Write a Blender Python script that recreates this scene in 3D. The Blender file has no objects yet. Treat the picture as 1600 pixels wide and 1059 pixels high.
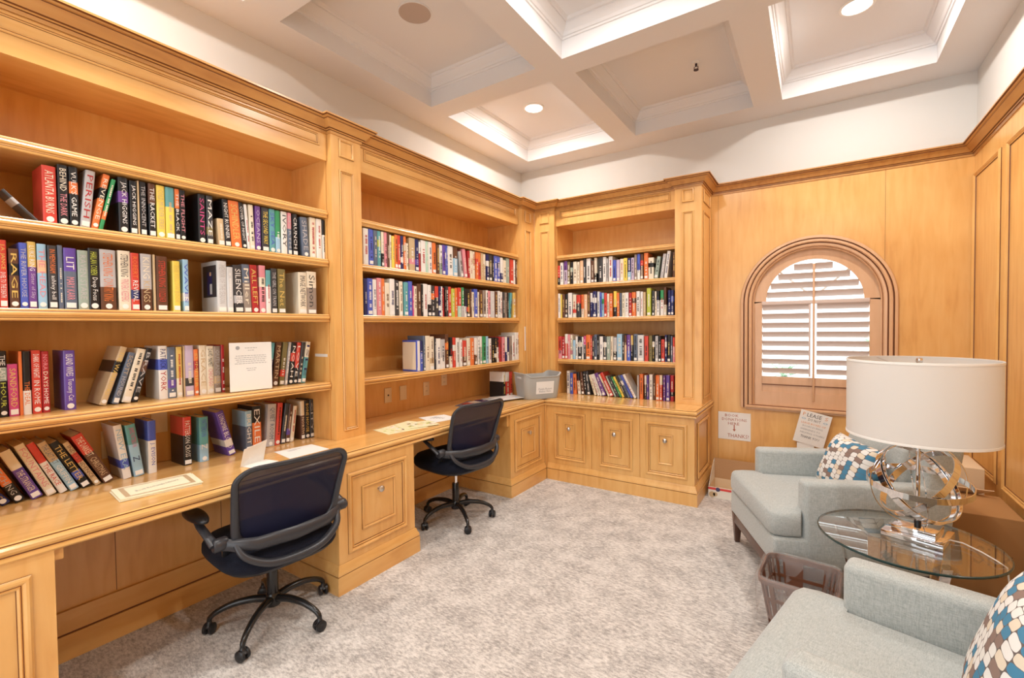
import bpy, math, random
from mathutils import Vector, Matrix
R = math.radians
S = bpy.context.scene
COL = S.collection
# ------------------------------------------------------------------ camera
cam = bpy.data.objects.new('camera', bpy.data.cameras.new('camera'))
COL.objects.link(cam)
cam.data.sensor_width = 36
cam.data.lens = 720.3158 / 1600 * 36
cam.data.clip_start = .02
_p, _y, _r = -0.0246, -0.5836, -0.0109
_f = Vector((math.sin(_y)*math.cos(_p), math.cos(_y)*math.cos(_p), math.sin(_p)))
_rt = Vector((math.cos(_y), -math.sin(_y), 0)); _up = _rt.cross(_f)
_r2 = _rt*math.cos(_r) + _up*math.sin(_r); _u2 = _up*math.cos(_r) - _rt*math.sin(_r)
cam.matrix_world = Matrix(((_r2.x, _u2.x, -_f.x, 2.8304), (_r2.y, _u2.y, -_f.y, -4.5103), (_r2.z, _u2.z, -_f.z, 1.4331), (0, 0, 0, 1)))
S.camera = cam
S.view_settings.view_transform = 'Standard'
S.view_settings.look = 'None'
S.view_settings.gamma = 1
S.view_settings.exposure = 0.15
S.view_settings.use_curve_mapping = False
# ------------------------------------------------------------------ daylight outside
W = bpy.data.worlds.new('world'); S.world = W; W.use_nodes = True
W.node_tree.nodes['Background'].inputs[0].default_value = (.93, .97, 1, 1)
W.node_tree.nodes['Background'].inputs[1].default_value = 2.6
# ceiling can lamps: light from each recessed fitting (x, y of the fittings)
CANS = [(.72, -.92), (3.03, -.92), (1.92, -2.39), (.72, -3.85), (3.05, -3.85), (1.92, -5.3)]
def area(name, loc, rot, size, power, col=(1, .955, .90), shape='DISK', sy=None):
    l = bpy.data.lights.new(name, 'AREA'); l.shape = shape; l.size = size
    if sy: l.size_y = sy
    l.energy = power; l.color = col
    o = bpy.data.objects.new(name, l); o.location = loc; o.rotation_euler = rot
    COL.objects.link(o); return o
for cx, cy in CANS:
    area('can_light', (cx, cy, 3.372), (0, 0, 0), .13, 20)
# openings that let the daylight in: a wide unseen gap added for fill, the arched window
for nm, loc, rot, sx, sy in (('fill_opening_portal', (1.9, -6.18, 1.25), (R(90), 0, 0), 2.6, 2.5), ('window_portal', (2.81, .14, 1.4), (R(-90), 0, 0), .9, 1.4)):
    o = area(nm, loc, rot, sx, 1, (1, 1, 1), 'RECTANGLE', sy); o.data.cycles.is_portal = True

# ------------------------------------------------------------------ materials
def nodes(name):
    m = bpy.data.materials.new(name); m.use_nodes = True
    nt = m.node_tree; b = nt.nodes['Principled BSDF']
    return m, nt, b
def N(nt, t, **k):
    n = nt.nodes.new(t)
    for a, v in k.items(): setattr(n, a, v)
    return n
def plain(name, col, rough=.5, metal=0, spec=.5, emis=0, coat=0):
    m, nt, b = nodes(name)
    b.inputs['Base Color'].default_value = (*col, 1); b.inputs['Roughness'].default_value = rough
    b.inputs['Metallic'].default_value = metal; b.inputs['Specular IOR Level'].default_value = spec
    if coat: b.inputs['Coat Weight'].default_value = coat; b.inputs['Coat Roughness'].default_value = .15
    if emis:
        b.inputs['Emission Color'].default_value = (*col, 1); b.inputs['Emission Strength'].default_value = emis
    return m
def ramp(nt, stops):
    r = N(nt, 'ShaderNodeValToRGB'); e = r.color_ramp.elements
    while len(e) < len(stops): e.new(.5)
    for i, (p, c) in enumerate(stops): e[i].position = p; e[i].color = (*c, 1)
    return r
def wood(name, c0, c1, c2, sc=(3, 3, .45), rough=.33, blot=1.6):
    m, nt, b = nodes(name); L = nt.links.new
    tc = N(nt, 'ShaderNodeTexCoord'); mp = N(nt, 'ShaderNodeMapping'); mp.inputs['Scale'].default_value = sc
    L(tc.outputs['Object'], mp.inputs[0])
    n1 = N(nt, 'ShaderNodeTexNoise'); n1.inputs['Scale'].default_value = 9; n1.inputs['Detail'].default_value = 5; n1.inputs['Roughness'].default_value = .42; n1.inputs['Distortion'].default_value = .5
    L(mp.outputs[0], n1.inputs['Vector'])
    n2 = N(nt, 'ShaderNodeTexNoise'); n2.inputs['Scale'].default_value = blot; n2.inputs['Detail'].default_value = 4
    L(tc.outputs['Object'], n2.inputs['Vector'])
    mx = N(nt, 'ShaderNodeMath', operation='MULTIPLY_ADD'); mx.inputs[1].default_value = .38; L(n1.outputs[0], mx.inputs[0]); mz = N(nt, 'ShaderNodeMath', operation='MULTIPLY'); mz.inputs[1].default_value = .62; L(n2.outputs[0], mz.inputs[0]); L(mz.outputs[0], mx.inputs[2])
    ml = N(nt, 'ShaderNodeMath', operation='MULTIPLY'); ml.inputs[1].default_value = 1; L(mx.outputs[0], ml.inputs[0])
    r = ramp(nt, [(.30, c0), (.47, c1), (.66, c2)]); L(ml.outputs[0], r.inputs[0]); L(r.outputs[0], b.inputs['Base Color'])
    b.inputs['Roughness'].default_value = rough; b.inputs['Coat Weight'].default_value = .25; b.inputs['Coat Roughness'].default_value = .22
    bp = N(nt, 'ShaderNodeBump'); bp.inputs['Strength'].default_value = .03; L(n1.outputs[0], bp.inputs['Height']); L(bp.outputs[0], b.inputs['Normal'])
    return m
MAPLE = wood('maple_wood', (.62, .285, .07), (.76, .41, .125), (.83, .50, .18))
MAPLE_H = wood('maple_wood_lengthwise', (.62, .285, .07), (.76, .41, .125), (.83, .50, .18), sc=(3, .45, 3))
CROWNW = wood('glazed_crown_wood', (.42, .175, .045), (.56, .27, .075), (.66, .35, .11), sc=(3, .45, 3))
MAPLE_TOP = wood('maple_worktop', (.66, .35, .10), (.78, .45, .155), (.84, .53, .22), sc=(3, .4, 3), rough=.13)
GLAZE = plain('umber_glaze_in_groove', (.17, .055, .014), .5)
SHUTTER = wood('shutter_wood', (.60, .34, .17), (.67, .40, .22), (.72, .45, .26), rough=.4)
LOUVRE = plain('painted_louver', (.66, .55, .50), .45)
MUNTIN = plain('pale_muntin', (.70, .66, .60), .5)
DARKWOOD = wood('walnut_stain', (.05, .022, .012), (.085, .035, .02), (.12, .05, .03), rough=.35)
PLASTER = plain('cream_wall_paint', (.69, .675, .65), .85, spec=.2)
CEILP = plain('ceiling_paint', (.74, .73, .735), .8, spec=.2)
CHROME = plain('chrome', (.82, .82, .84), .05, 1)
NICKEL = plain('brushed_nickel', (.62, .6, .57), .28, 1)
BLACKP = plain('black_plastic', (.012, .012, .014), .38)
GREYP = plain('dark_grey_plastic', (.032, .033, .040), .34)
RUBBER = plain('caster_rubber', (.02, .02, .02), .5)
BLACKM = plain('black_enamel', (.014, .013, .013), .22)
IVORY = plain('ivory_plastic', (.80, .66, .48), .4)
WHITEP = plain('white_plastic', (.82, .79, .75), .4)
PAPER = plain('paper', (.84, .82, .78), .7, spec=.2)
CREAMPAPER = plain('cream_paper', (.86, .79, .58), .7, spec=.2)
PAGES = plain('book_pages', (.72, .62, .46), .8, spec=.2)
INK = plain('black_ink', (.04, .035, .035), .6)
INKR = plain('red_brown_ink', (.42, .12, .06), .6)
INKG = plain('grey_ink', (.35, .35, .36), .6)
INKO = plain('orange_ink', (.75, .32, .1), .6)
INKB = plain('blue_ink', (.15, .42, .6), .6)
CARD = plain('cardboard', (.50, .29, .145), .8, spec=.2)
CARDL = plain('pale_cardboard', (.74, .56, .37), .8, spec=.2)
CARDP = plain('printed_cardboard_brown', (.44, .23, .09), .8, spec=.2)
CARDW = plain('white_cardboard', (.82, .76, .66), .7, spec=.2)
REDP = plain('red_print', (.7, .06, .05), .6)
NAVYP = plain('navy_print', (.06, .06, .14), .6)
GREYBIN = plain('grey_bin_plastic', (.42, .43, .42), .45)
BROWNP = plain('brown_wicker', (.15, .05, .02), .4)
LENS = plain('lamp_lens', (1, .96, .9), .4, emis=9)
DARKMETAL = plain('dark_metal', (.06, .03, .03), .35, .8)
GRILLE = plain('speaker_grille', (.46, .38, .33), .7)
def glass(name, tint, rough=0.0, f0=.04):
    """thin clear sheet: see-through, mirror-like towards grazing angles"""
    m = bpy.data.materials.new(name); m.use_nodes = True; nt = m.node_tree; nt.nodes.clear(); L = nt.links.new
    o = N(nt, 'ShaderNodeOutputMaterial'); mx = N(nt, 'ShaderNodeMixShader'); t = N(nt, 'ShaderNodeBsdfTransparent'); g = N(nt, 'ShaderNodeBsdfGlossy')
    ge = N(nt, 'ShaderNodeNewGeometry'); dt = N(nt, 'ShaderNodeVectorMath', operation='DOT_PRODUCT'); L(ge.outputs['Normal'], dt.inputs[0]); L(ge.outputs['Incoming'], dt.inputs[1])
    ab = N(nt, 'ShaderNodeMath', operation='ABSOLUTE'); L(dt.outputs['Value'], ab.inputs[0])
    om = N(nt, 'ShaderNodeMath', operation='SUBTRACT'); om.inputs[0].default_value = 1; L(ab.outputs[0], om.inputs[1])
    pw = N(nt, 'ShaderNodeMath', operation='POWER'); pw.inputs[1].default_value = 5; L(om.outputs[0], pw.inputs[0])
    fa = N(nt, 'ShaderNodeMath', operation='MULTIPLY_ADD'); fa.inputs[1].default_value = 1-f0; fa.inputs[2].default_value = f0; L(pw.outputs[0], fa.inputs[0])
    t.inputs[0].default_value = (*tint, 1); g.inputs['Roughness'].default_value = rough
    L(fa.outputs[0], mx.inputs[0]); L(t.outputs[0], mx.inputs[1]); L(g.outputs[0], mx.inputs[2]); L(mx.outputs[0], o.inputs[0])
    return m
GLASS = glass('clear_glass', (.93, .96, .95)); GLASSEDGE = plain('glass_edge', (.02, .05, .05), .1)
TGLASS = glass('table_glass', (.95, .97, .96), f0=.2)
ACRYL = glass('clear_acrylic', (.96, .96, .97), .05, .03)
LINER = plain('clear_liner_film', (.62, .58, .56), .22, spec=.8); LINER.node_tree.nodes['Principled BSDF'].inputs['Alpha'].default_value = .22
def carpet():
    m, nt, b = nodes('grey_beige_carpet'); L = nt.links.new
    tc = N(nt, 'ShaderNodeTexCoord')
    mp = N(nt, 'ShaderNodeMapping'); mp.inputs['Scale'].default_value = (1.0, 2.3, 1); mp.inputs['Rotation'].default_value = (0, 0, R(28)); L(tc.outputs['Object'], mp.inputs[0])
    a = N(nt, 'ShaderNodeTexNoise'); a.inputs['Scale'].default_value = 34; a.inputs['Detail'].default_value = 6; a.inputs['Roughness'].default_value = .8; L(mp.outputs[0], a.inputs['Vector'])
    c = N(nt, 'ShaderNodeTexNoise'); c.inputs['Scale'].default_value = 7; c.inputs['Detail'].default_value = 5; c.inputs['Roughness'].default_value = .7; L(tc.outputs['Object'], c.inputs['Vector'])
    f = N(nt, 'ShaderNodeTexNoise'); f.inputs['Scale'].default_value = 260; f.inputs['Detail'].default_value = 2; L(tc.outputs['Object'], f.inputs['Vector'])
    w = N(nt, 'ShaderNodeMath', operation='MULTIPLY_ADD'); w.inputs[1].default_value = .68; L(a.outputs[0], w.inputs[0])
    w2 = N(nt, 'ShaderNodeMath', operation='MULTIPLY'); w2.inputs[1].default_value = .32; L(c.outputs[0], w2.inputs[0]); L(w2.outputs[0], w.inputs[2])
    r = ramp(nt, [(.40, (.34, .315, .30)), (.475, (.50, .47, .445)), (.53, (.66, .625, .59)), (.62, (.80, .765, .73))]); L(w.outputs[0], r.inputs[0])
    mx = N(nt, 'ShaderNodeMixRGB', blend_type='OVERLAY'); mx.inputs[0].default_value = .35; L(r.outputs[0], mx.inputs[1]); L(f.outputs[0], mx.inputs[2]); L(mx.outputs[0], b.inputs['Base Color'])
    b.inputs['Roughness'].default_value = .95; b.inputs['Specular IOR Level'].default_value = .1
    bp = N(nt, 'ShaderNodeBump'); bp.inputs['Strength'].default_value = .5; bp.inputs['Distance'].default_value = .006; L(f.outputs[0], bp.inputs['Height']); L(bp.outputs[0], b.inputs['Normal'])
    return m
CARPET = carpet()
def fabric(name, ca, cb, sc=520):
    m, nt, b = nodes(name); L = nt.links.new
    tc = N(nt, 'ShaderNodeTexCoord')
    outs = []
    for s in ((1, 1, .12), (.12, 1, 1), (1, .12, 1)):
        mp = N(nt, 'ShaderNodeMapping'); mp.inputs['Scale'].default_value = s; L(tc.outputs['Object'], mp.inputs[0])
        n = N(nt, 'ShaderNodeTexNoise'); n.inputs['Scale'].default_value = sc; n.inputs['Detail'].default_value = 1; L(mp.outputs[0], n.inputs['Vector']); outs.append(n)
    x = N(nt, 'ShaderNodeMath', operation='ADD'); L(outs[0].outputs[0], x.inputs[0]); L(outs[1].outputs[0], x.inputs[1])
    x2 = N(nt, 'ShaderNodeMath', operation='ADD'); L(x.outputs[0], x2.inputs[0]); L(outs[2].outputs[0], x2.inputs[1])
    d = N(nt, 'ShaderNodeMath', operation='MULTIPLY'); d.inputs[1].default_value = .3333; L(x2.outputs[0], d.inputs[0])
    r = ramp(nt, [(.38, ca), (.6, cb)]); L(d.outputs[0], r.inputs[0]); L(r.outputs[0], b.inputs['Base Color'])
    b.inputs['Roughness'].default_value = .9; b.inputs['Specular IOR Level'].default_value = .15
    b.inputs['Sheen Weight'].default_value = .3
    bp = N(nt, 'ShaderNodeBump'); bp.inputs['Strength'].default_value = .25; bp.inputs['Distance'].default_value = .002; L(d.outputs[0], bp.inputs['Height']); L(bp.outputs[0], b.inputs['Normal'])
    return m
UPHOL = fabric('pale_blue_grey_upholstery', (.325, .358, .350), (.51, .54, .525))
SEATB = fabric('black_seat_fabric', (.004, .005, .010), (.012, .014, .026), 700); SEATB.node_tree.nodes['Principled BSDF'].inputs['Sheen Weight'].default_value = .04
def meshfab():
    m = bpy.data.materials.new('navy_mesh'); m.use_nodes = True; nt = m.node_tree; b = nt.nodes['Principled BSDF']; L = nt.links.new
    b.inputs['Base Color'].default_value = (.008, .010, .035, 1); b.inputs['Roughness'].default_value = .55; b.inputs['Specular IOR Level'].default_value = .25
    b.inputs['Alpha'].default_value = .93
    return m
MESHF = meshfab()
def shadefab():
    m = bpy.data.materials.new('white_linen_shade'); m.use_nodes = True; nt = m.node_tree; nt.nodes.clear(); L = nt.links.new
    o = N(nt, 'ShaderNodeOutputMaterial'); mx = N(nt, 'ShaderNodeMixShader'); mx.inputs[0].default_value = .35
    d = N(nt, 'ShaderNodeBsdfDiffuse'); t = N(nt, 'ShaderNodeBsdfTranslucent')
    d.inputs[0].default_value = (.87, .85, .82, 1); t.inputs[0].default_value = (.87, .84, .79, 1)
    L(d.outputs[0], mx.inputs[1]); L(t.outputs[0], mx.inputs[2]); L(mx.outputs[0], o.inputs[0]); return m
SHADE = shadefab()
def pillowmat():
    m, nt, b = nodes('mosaic_pillow_fabric'); L = nt.links.new
    uv = N(nt, 'ShaderNodeUVMap'); sp = N(nt, 'ShaderNodeSeparateXYZ'); L(uv.outputs[0], sp.inputs[0])
    def M(op, a, bb=None, c=None):
        n = N(nt, 'ShaderNodeMath', operation=op)
        for i, v in enumerate((a, bb, c)):
            if v is None: continue
            if isinstance(v, (int, float)): n.inputs[i].default_value = v
            else: L(v, n.inputs[i])
        return n.outputs[0]
    u = M('MULTIPLY', sp.outputs[0], 10.5); cu = M('FLOOR', u)
    wv = M('MULTIPLY', M('SINE', M('MULTIPLY', u, 2.1)), .12)
    v = M('ADD', M('ADD', M('MULTIPLY', sp.outputs[1], 17.5), M('MULTIPLY', cu, .43)), wv); cv = M('FLOOR', v)
    fu = M('SUBTRACT', M('FRACT', u), .5); fv = M('SUBTRACT', M('FRACT', v), .5)
    d = M('ADD', M('POWER', M('ABSOLUTE', M('MULTIPLY', fu, 2.06)), 4), M('POWER', M('ABSOLUTE', M('MULTIPLY', fv, 2.10)), 4))
    inside = M('LESS_THAN', d, 1)
    cb = N(nt, 'ShaderNodeCombineXYZ'); L(cu, cb.inputs[0]); L(cv, cb.inputs[1])
    wn = N(nt, 'ShaderNodeTexWhiteNoise'); L(cb.outputs[0], wn.inputs['Vector'])
    r = ramp(nt, [(0, (.78, .77, .74)), (.54, (.80, .79, .77)), (.55, (.08, .24, .38)), (.76, (.08, .24, .38)), (.77, (.27, .19, .16)), (.87, (.27, .19, .16)), (.88, (.74, .65, .52))])
    r.color_ramp.interpolation = 'CONSTANT'; L(wn.outputs[0], r.inputs[0])
    mx = N(nt, 'ShaderNodeMixRGB'); L(inside, mx.inputs[0]); mx.inputs[1].default_value = (.16, .13, .12, 1); L(r.outputs[0], mx.inputs[2]); L(mx.outputs[0], b.inputs['Base Color'])
    b.inputs['Roughness'].default_value = .85; b.inputs['Specular IOR Level'].default_value = .15
    return m
PILLOW = pillowmat()

# ------------------------------------------------------------------ mesh helpers
class M:
    def __init__(s): s.v = []; s.f = []; s.m = []; s.uv = None
    def quad(s, pts, m=0):
        i = len(s.v); s.v += [tuple(p) for p in pts]; s.f.append(tuple(range(i, i+len(pts)))); s.m.append(m)
    def box(s, x0, x1, y0, y1, z0, z1, m=0):
        i = len(s.v); s.v += [(x, y, z) for z in (z0, z1) for x, y in ((x0, y0), (x1, y0), (x1, y1), (x0, y1))]
        for f in ((3, 2, 1, 0), (4, 5, 6, 7), (0, 1, 5, 4), (1, 2, 6, 5), (2, 3, 7, 6), (3, 0, 4, 7)):
            s.f.append(tuple(i+k for k in f)); s.m.append(m)
        return s
    def loft(s, rings, closed_ring=True, cap=True, m=0, mats=None, loop=False):
        n = len(rings[0]); i0 = len(s.v)
        for r in rings: s.v += [tuple(p) for p in r]
        K = len(rings)
        for k in range(K if loop else K-1):
            k2 = (k+1) % K
            for j in range(n if closed_ring else n-1):
                j2 = (j+1) % n
                s.f.append((i0+k*n+j, i0+k*n+j2, i0+k2*n+j2, i0+k2*n+j)); s.m.append(mats[j] if mats else m)
        if cap and not loop and closed_ring:
            s.f.append(tuple(i0+j for j in range(n))[::-1]); s.m.append(m)
            s.f.append(tuple(i0+(K-1)*n+j for j in range(n))); s.m.append(m)
        return s
    def sweep(s, path, prof, n, closed=False, mats=None, sgn=1):
        """profile points (a, b): a outward (t x n), b along n; mitred at the corners"""
        n = Vector(n).normalized(); P = [Vector(p) for p in path]; K = len(P); rings = []
        for i in range(K):
            t1 = (P[i]-P[i-1]).normalized() if (i > 0 or closed) else None
            t2 = (P[(i+1) % K]-P[i]).normalized() if (i < K-1 or closed) else None
            if t1 is None: t1 = t2
            if t2 is None: t2 = t1
            s1 = t1.cross(n); s2 = t2.cross(n); mt = (s1+s2)/max(.2, 1+s1.dot(s2))
            rings.append([P[i]+mt*a*sgn+n*b for a, b in prof])
        return s.loft(rings, mats=mats, loop=closed)
    def tube(s, pts, r, seg=10, m=0, loop=False, flat=1.0):
        P = [Vector(p) for p in pts]; K = len(P); rr = r if isinstance(r, (list, tuple)) else [r]*K; rings = []; ref = None
        for i in range(K):
            a = P[i-1] if (i > 0 or loop) else P[i]; b = P[(i+1) % K] if (i < K-1 or loop) else P[i]
            t = (b-a).normalized()
            if ref is None: ref = Vector((0, 0, 1)) if abs(t.z) < .9 else Vector((1, 0, 0))
            u = (ref-t*ref.dot(t)).normalized(); w = t.cross(u); ref = u
            rings.append([P[i]+(u*math.cos(2*math.pi*k/seg)*flat+w*math.sin(2*math.pi*k/seg))*rr[i] for k in range(seg)])
        return s.loft(rings, m=m, loop=loop)
    def lathe(s, prof, c=(0, 0, 0), seg=24, m=0, axis='z'):
        loop = prof[0][0] > 0 and prof[-1][0] > 0      # a ring: closed section, no end discs
        rings = []
        for r, h in prof:
            q = []
            for k in range(seg):
                a = 2*math.pi*k/seg; x, y = r*math.cos(a), r*math.sin(a)
                q.append({'z': (c[0]+x, c[1]+y, c[2]+h), 'x': (c[0]+h, c[1]+x, c[2]+y), 'y': (c[0]+y, c[1]+h, c[2]+x)}[axis])
            rings.append(q)
        return s.loft(rings, m=m, loop=loop)
    def prism(s, poly, z0, z1, m=0, f=lambda x, y, z: (x, y, z)):
        return s.loft([[f(x, y, z0) for x, y in poly], [f(x, y, z1) for x, y in poly]], m=m)
    def build(s, name, mats, parent=None, smooth=False, bevel=0, seg=2, loc=None, rot=None, angle=40):
        me = bpy.data.meshes.new(name); me.from_pydata(s.v, [], s.f)
        if not isinstance(mats, (list, tuple)): mats = [mats]
        for x in mats: me.materials.append(x)
        me.polygons.foreach_set('material_index', s.m)
        me.update(); fixn(me)
        if smooth:
            me.polygons.foreach_set('use_smooth', [True]*len(me.polygons))
            try: me.set_sharp_from_angle(angle=R(angle))
            except Exception: pass
        o = bpy.data.objects.new(name, me); COL.objects.link(o)
        if bevel:
            b = o.modifiers.new('bevel', 'BEVEL'); b.width = bevel; b.segments = seg; b.limit_method = 'ANGLE'; b.angle_limit = R(40); b.harden_normals = False
            me.polygons.foreach_set('use_smooth', [True]*len(me.polygons))
        if parent: o.parent = parent
        if loc: o.location = loc
        if rot: o.rotation_euler = rot
        return o
import bmesh
def fixn(me):
    bm = bmesh.new(); bm.from_mesh(me); bmesh.ops.recalc_face_normals(bm, faces=bm.faces); bm.to_mesh(me); bm.free()
def tag(o, label=None, cat=None, group=None, kind=None):
    if label: o['label'] = label
    if cat: o['category'] = cat
    if group: o['group'] = group
    if kind: o['kind'] = kind
    return o
def curve(P, k=5):
    """points of a smooth curve through P"""
    P = [Vector(p) for p in P]; out = []
    for i in range(len(P)-1):
        a, b, c, d = P[max(0, i-1)], P[i], P[i+1], P[min(len(P)-1, i+2)]
        for j in range(k):
            t = j/k; out.append(.5*((2*b)+(c-a)*t+(2*a-5*b+4*c-d)*t*t+(3*b-a-3*c+d)*t**3))
    return out+[P[-1]]
def struct(o): o['kind'] = 'structure'; return o
def empty(name, loc=(0, 0, 0), rz=0, label=None, cat=None, group=None, kind=None):
    o = bpy.data.objects.new(name, None); COL.objects.link(o); o.location = loc; o.rotation_euler = (0, 0, rz); o.empty_display_size = .05
    return tag(o, label, cat, group, kind)
def copy_tree(o, parent=None):
    c = o.copy(); COL.objects.link(c)
    if parent: c.parent = parent
    for ch in list(o.children): copy_tree(ch, c)
    return c
DG = None
def text_mesh(name, txt, mat, parent, w=None, h=None, size=.02, loc=(0, 0, 0), rot=(0, 0, 0), ext=.0004, align='CENTER', shear=0, fitw=False):
    """lettering turned into a mesh, scaled to fit w x h, lying in its local xy plane and facing +z"""
    cu = bpy.data.curves.new(name, 'FONT'); cu.body = txt; cu.size = 1; cu.resolution_u = 1; cu.align_x = align; cu.align_y = 'CENTER'; cu.shear = shear; cu.extrude = 0; cu.space_line = .85
    t = bpy.data.objects.new(name+'_tmp', cu); COL.objects.link(t)
    me = bpy.data.meshes.new_from_object(t)
    bpy.data.objects.remove(t); bpy.data.curves.remove(cu)
    xs = [v.co.x for v in me.vertices]; ys = [v.co.y for v in me.vertices]
    if not xs: return None
    cx, cy = (min(xs)+max(xs))/2, (min(ys)+max(ys))/2; dw, dh = max(xs)-min(xs), max(ys)-min(ys)
    if w and h:
        sx = w/dw; sy = h/dh
        if not fitw: sx = min(sx, sy*1.15); sy = min(sy, sx*1.9)
    else: sx = sy = size
    for v in me.vertices: v.co = ((v.co.x-cx)*sx, (v.co.y-cy)*sy, ext)
    me.materials.clear(); me.materials.append(mat)
    o = bpy.data.objects.new(name, me); COL.objects.link(o); o.parent = parent; o.location = loc; o.rotation_euler = rot
    return o
def rectloop(plane, c, a0, a1, z0, z1):
    if plane == 'x': return [(c, a0, z0), (c, a1, z0), (c, a1, z1), (c, a0, z1)], (1, 0, 0)
    if plane == '-x': return [(c, a1, z0), (c, a0, z0), (c, a0, z1), (c, a1, z1)], (-1, 0, 0)
    return [(a0, c, z0), (a1, c, z0), (a1, c, z1), (a0, c, z1)], (0, -1, 0)
PM_BIG = [(0, 0), (0, .004), (.003, .006), (.008, .013), (.015, .014), (.022, .009), (.024, .004), (.026, .004), (.030, .009), (.036, .005), (.038, 0)]
PM_BIGM = [1, 0, 0, 0, 0, 0, 1, 0, 0, 1, 0]
PM_SM = [(0, 0), (0, .004), (.003, .009), (.008, .010), (.012, .006), (.014, .002), (.015, 0)]
PM_SMM = [1, 0, 0, 0, 0, 1, 0]
PM_FINE = [(0, 0), (0, .003), (.003, .007), (.007, .007), (.010, .003), (.012, .003), (.015, .006), (.018, .003), (.019, 0)]
PM_FINEM = [1, 0, 0, 0, 1, 0, 0, 1, 0]
def mold(m, plane, c, a0, a1, z0, z1, prof=PM_BIG, mats=PM_BIGM):
    p, n = rectloop(plane, c, a0, a1, z0, z1); m.sweep(p, prof, n, True, mats, -1)

# ------------------------------------------------------------------ the room
RW, RD, SOF, CT = 3.76, -6.2, 3.19, 3.39
m = M(); m.box(-.1, RW+.1, RD-.1, .2, -.1, 0); struct(m.build('floor', CARPET))
XL = [-.1, .27, 1.23, 1.43, 2.40, 2.60, 3.50, RW+.1]; YL = [RD-.1, -5.94, -4.68, -4.48, -3.20, -3.00, -1.76, -1.56, -.29, .1]
COFF = [(XL[i], XL[i+1], YL[j], YL[j+1]) for i in (1, 3, 5) for j in (1, 3, 5, 7)]
m = M()
for i in range(7):
    for j in range(9):
        a = (XL[i], XL[i+1], YL[j], YL[j+1])
        if a in COFF:
            x0, x1, y0, y1 = a
            m.quad([(x0, y0, CT), (x1, y0, CT), (x1, y1, CT), (x0, y1, CT)])
            m.sweep([(x0, y0, 3.305), (x1, y0, 3.305), (x1, y1, 3.305), (x0, y1, 3.305)],
                    [(0, 0), (.008, .002), (.012, .012), (.02, .014), (.03, .03), (.05, .05), (.062, .062), (.064, .07), (.074, .072), (.085, .085), (0, .085)], (0, 0, 1), True, None, -1)
        else:
            m.box(XL[i], XL[i+1], YL[j], YL[j+1], SOF, SOF+.3)
me_c = m.build('ceiling', CEILP); struct(me_c)
WP = [PLASTER, MAPLE]
m = M(); m.box(-.1, 0, RD-.1, .1, 0, 3.25); struct(m.build('wall_left', PLASTER))
m = M(); m.box(RW, RW+.1, RD-.1, .1, 0, 3.25); struct(m.build('wall_right', PLASTER))
# back wall with the arched opening
WCX, WR, WSP, WSB = 2.81, .432, 1.62, .74
def archwall(m, x0, x1, y0, y1, z0, z1, mt=0, seg=32):
    m.box(x0, WCX-WR, y0, y1, z0, z1, mt); m.box(WCX+WR, x1, y0, y1, z0, z1, mt); m.box(WCX-WR, WCX+WR, y0, y1, z0, WSB, mt)
    P = [(WCX-WR*math.cos(math.pi*k/seg), WSP+WR*math.sin(math.pi*k/seg)) for k in range(seg+1)]
    for (xa, za), (xb, zb) in zip(P, P[1:]):
        for y in (y0, y1): m.quad([(xa, y, za), (xb, y, zb), (xb, y, z1), (xa, y, z1)], mt)
        m.quad([(xa, y0, za), (xb, y0, zb), (xb, y1, zb), (xa, y1, za)], mt)
        m.quad([(xa, y0, z1), (xb, y0, z1), (xb, y1, z1), (xa, y1, z1)], mt)
m = M(); archwall(m, 0, RW, 0, .12, 0, 3.25); struct(m.build('wall_back', PLASTER))
m = M(); m.box(-.1, .6, RD-.1, RD, 0, 3.25); m.box(3.2, RW+.1, RD-.1, RD, 0, 3.25); m.box(.6, 3.2, RD-.1, RD, 2.5, 3.25); struct(m.build('wall_front', PLASTER))  # unseen wall, its wide opening added to let fill light in
# wood wainscot sheets on the back and right walls
m = M(); archwall(m, 2.03, RW, -.012, -.0005, 0, 2.64); 
for xs in (2.09, 3.262): m.box(xs, xs+.0018, -.0125, -.0115, 0, 2.61, 1)
struct(m.build('trim_1', [MAPLE, GLAZE]))
m = M(); m.box(RW-.012, RW, RD, -.012, 0, 2.64)
RP = [(-.585, -.025), (-1.30, -.70), (-2.02, -1.42), (-2.74, -2.14), (-3.46, -2.86), (-4.18, -3.58), (-4.9, -4.3), (-5.6, -5.02)]
for a, b in RP: mold(m, '-x', RW-.012, a, b, .45, 2.475)
m.box(RW-.03, RW-.012, RD, -.012, 0, .12)
struct(m.build('trim_2', [MAPLE, GLAZE], smooth=True, angle=25))
CROWN = [(0, -.015), (.006, -.015), (.008, 0), (.014, .002), (.016, .008), (.024, .011), (.034, .024), (.046, .040), (.054, .046), (.055, .050), (.062, .052), (.066, .058), (.076, .061), (.076, .070), (0, .070)]
CRM = [0, 0, 1, 0, 1, 0, 0, 0, 1, 0, 0, 1, 0, 0, 0]
m = M(); m.sweep([(2.05, -.012, 2.612), (RW-.012, -.012, 2.612), (RW-.012, RD, 2.612)], CROWN, (0, 0, 1), False, CRM)
struct(m.build('trim_3', [CROWNW, GLAZE], smooth=True, angle=25))
m = M(); m.box(2.06, RW-.03, -.028, -.012, 0, .12); struct(m.build('baseboard_back', MAPLE_H))

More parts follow.
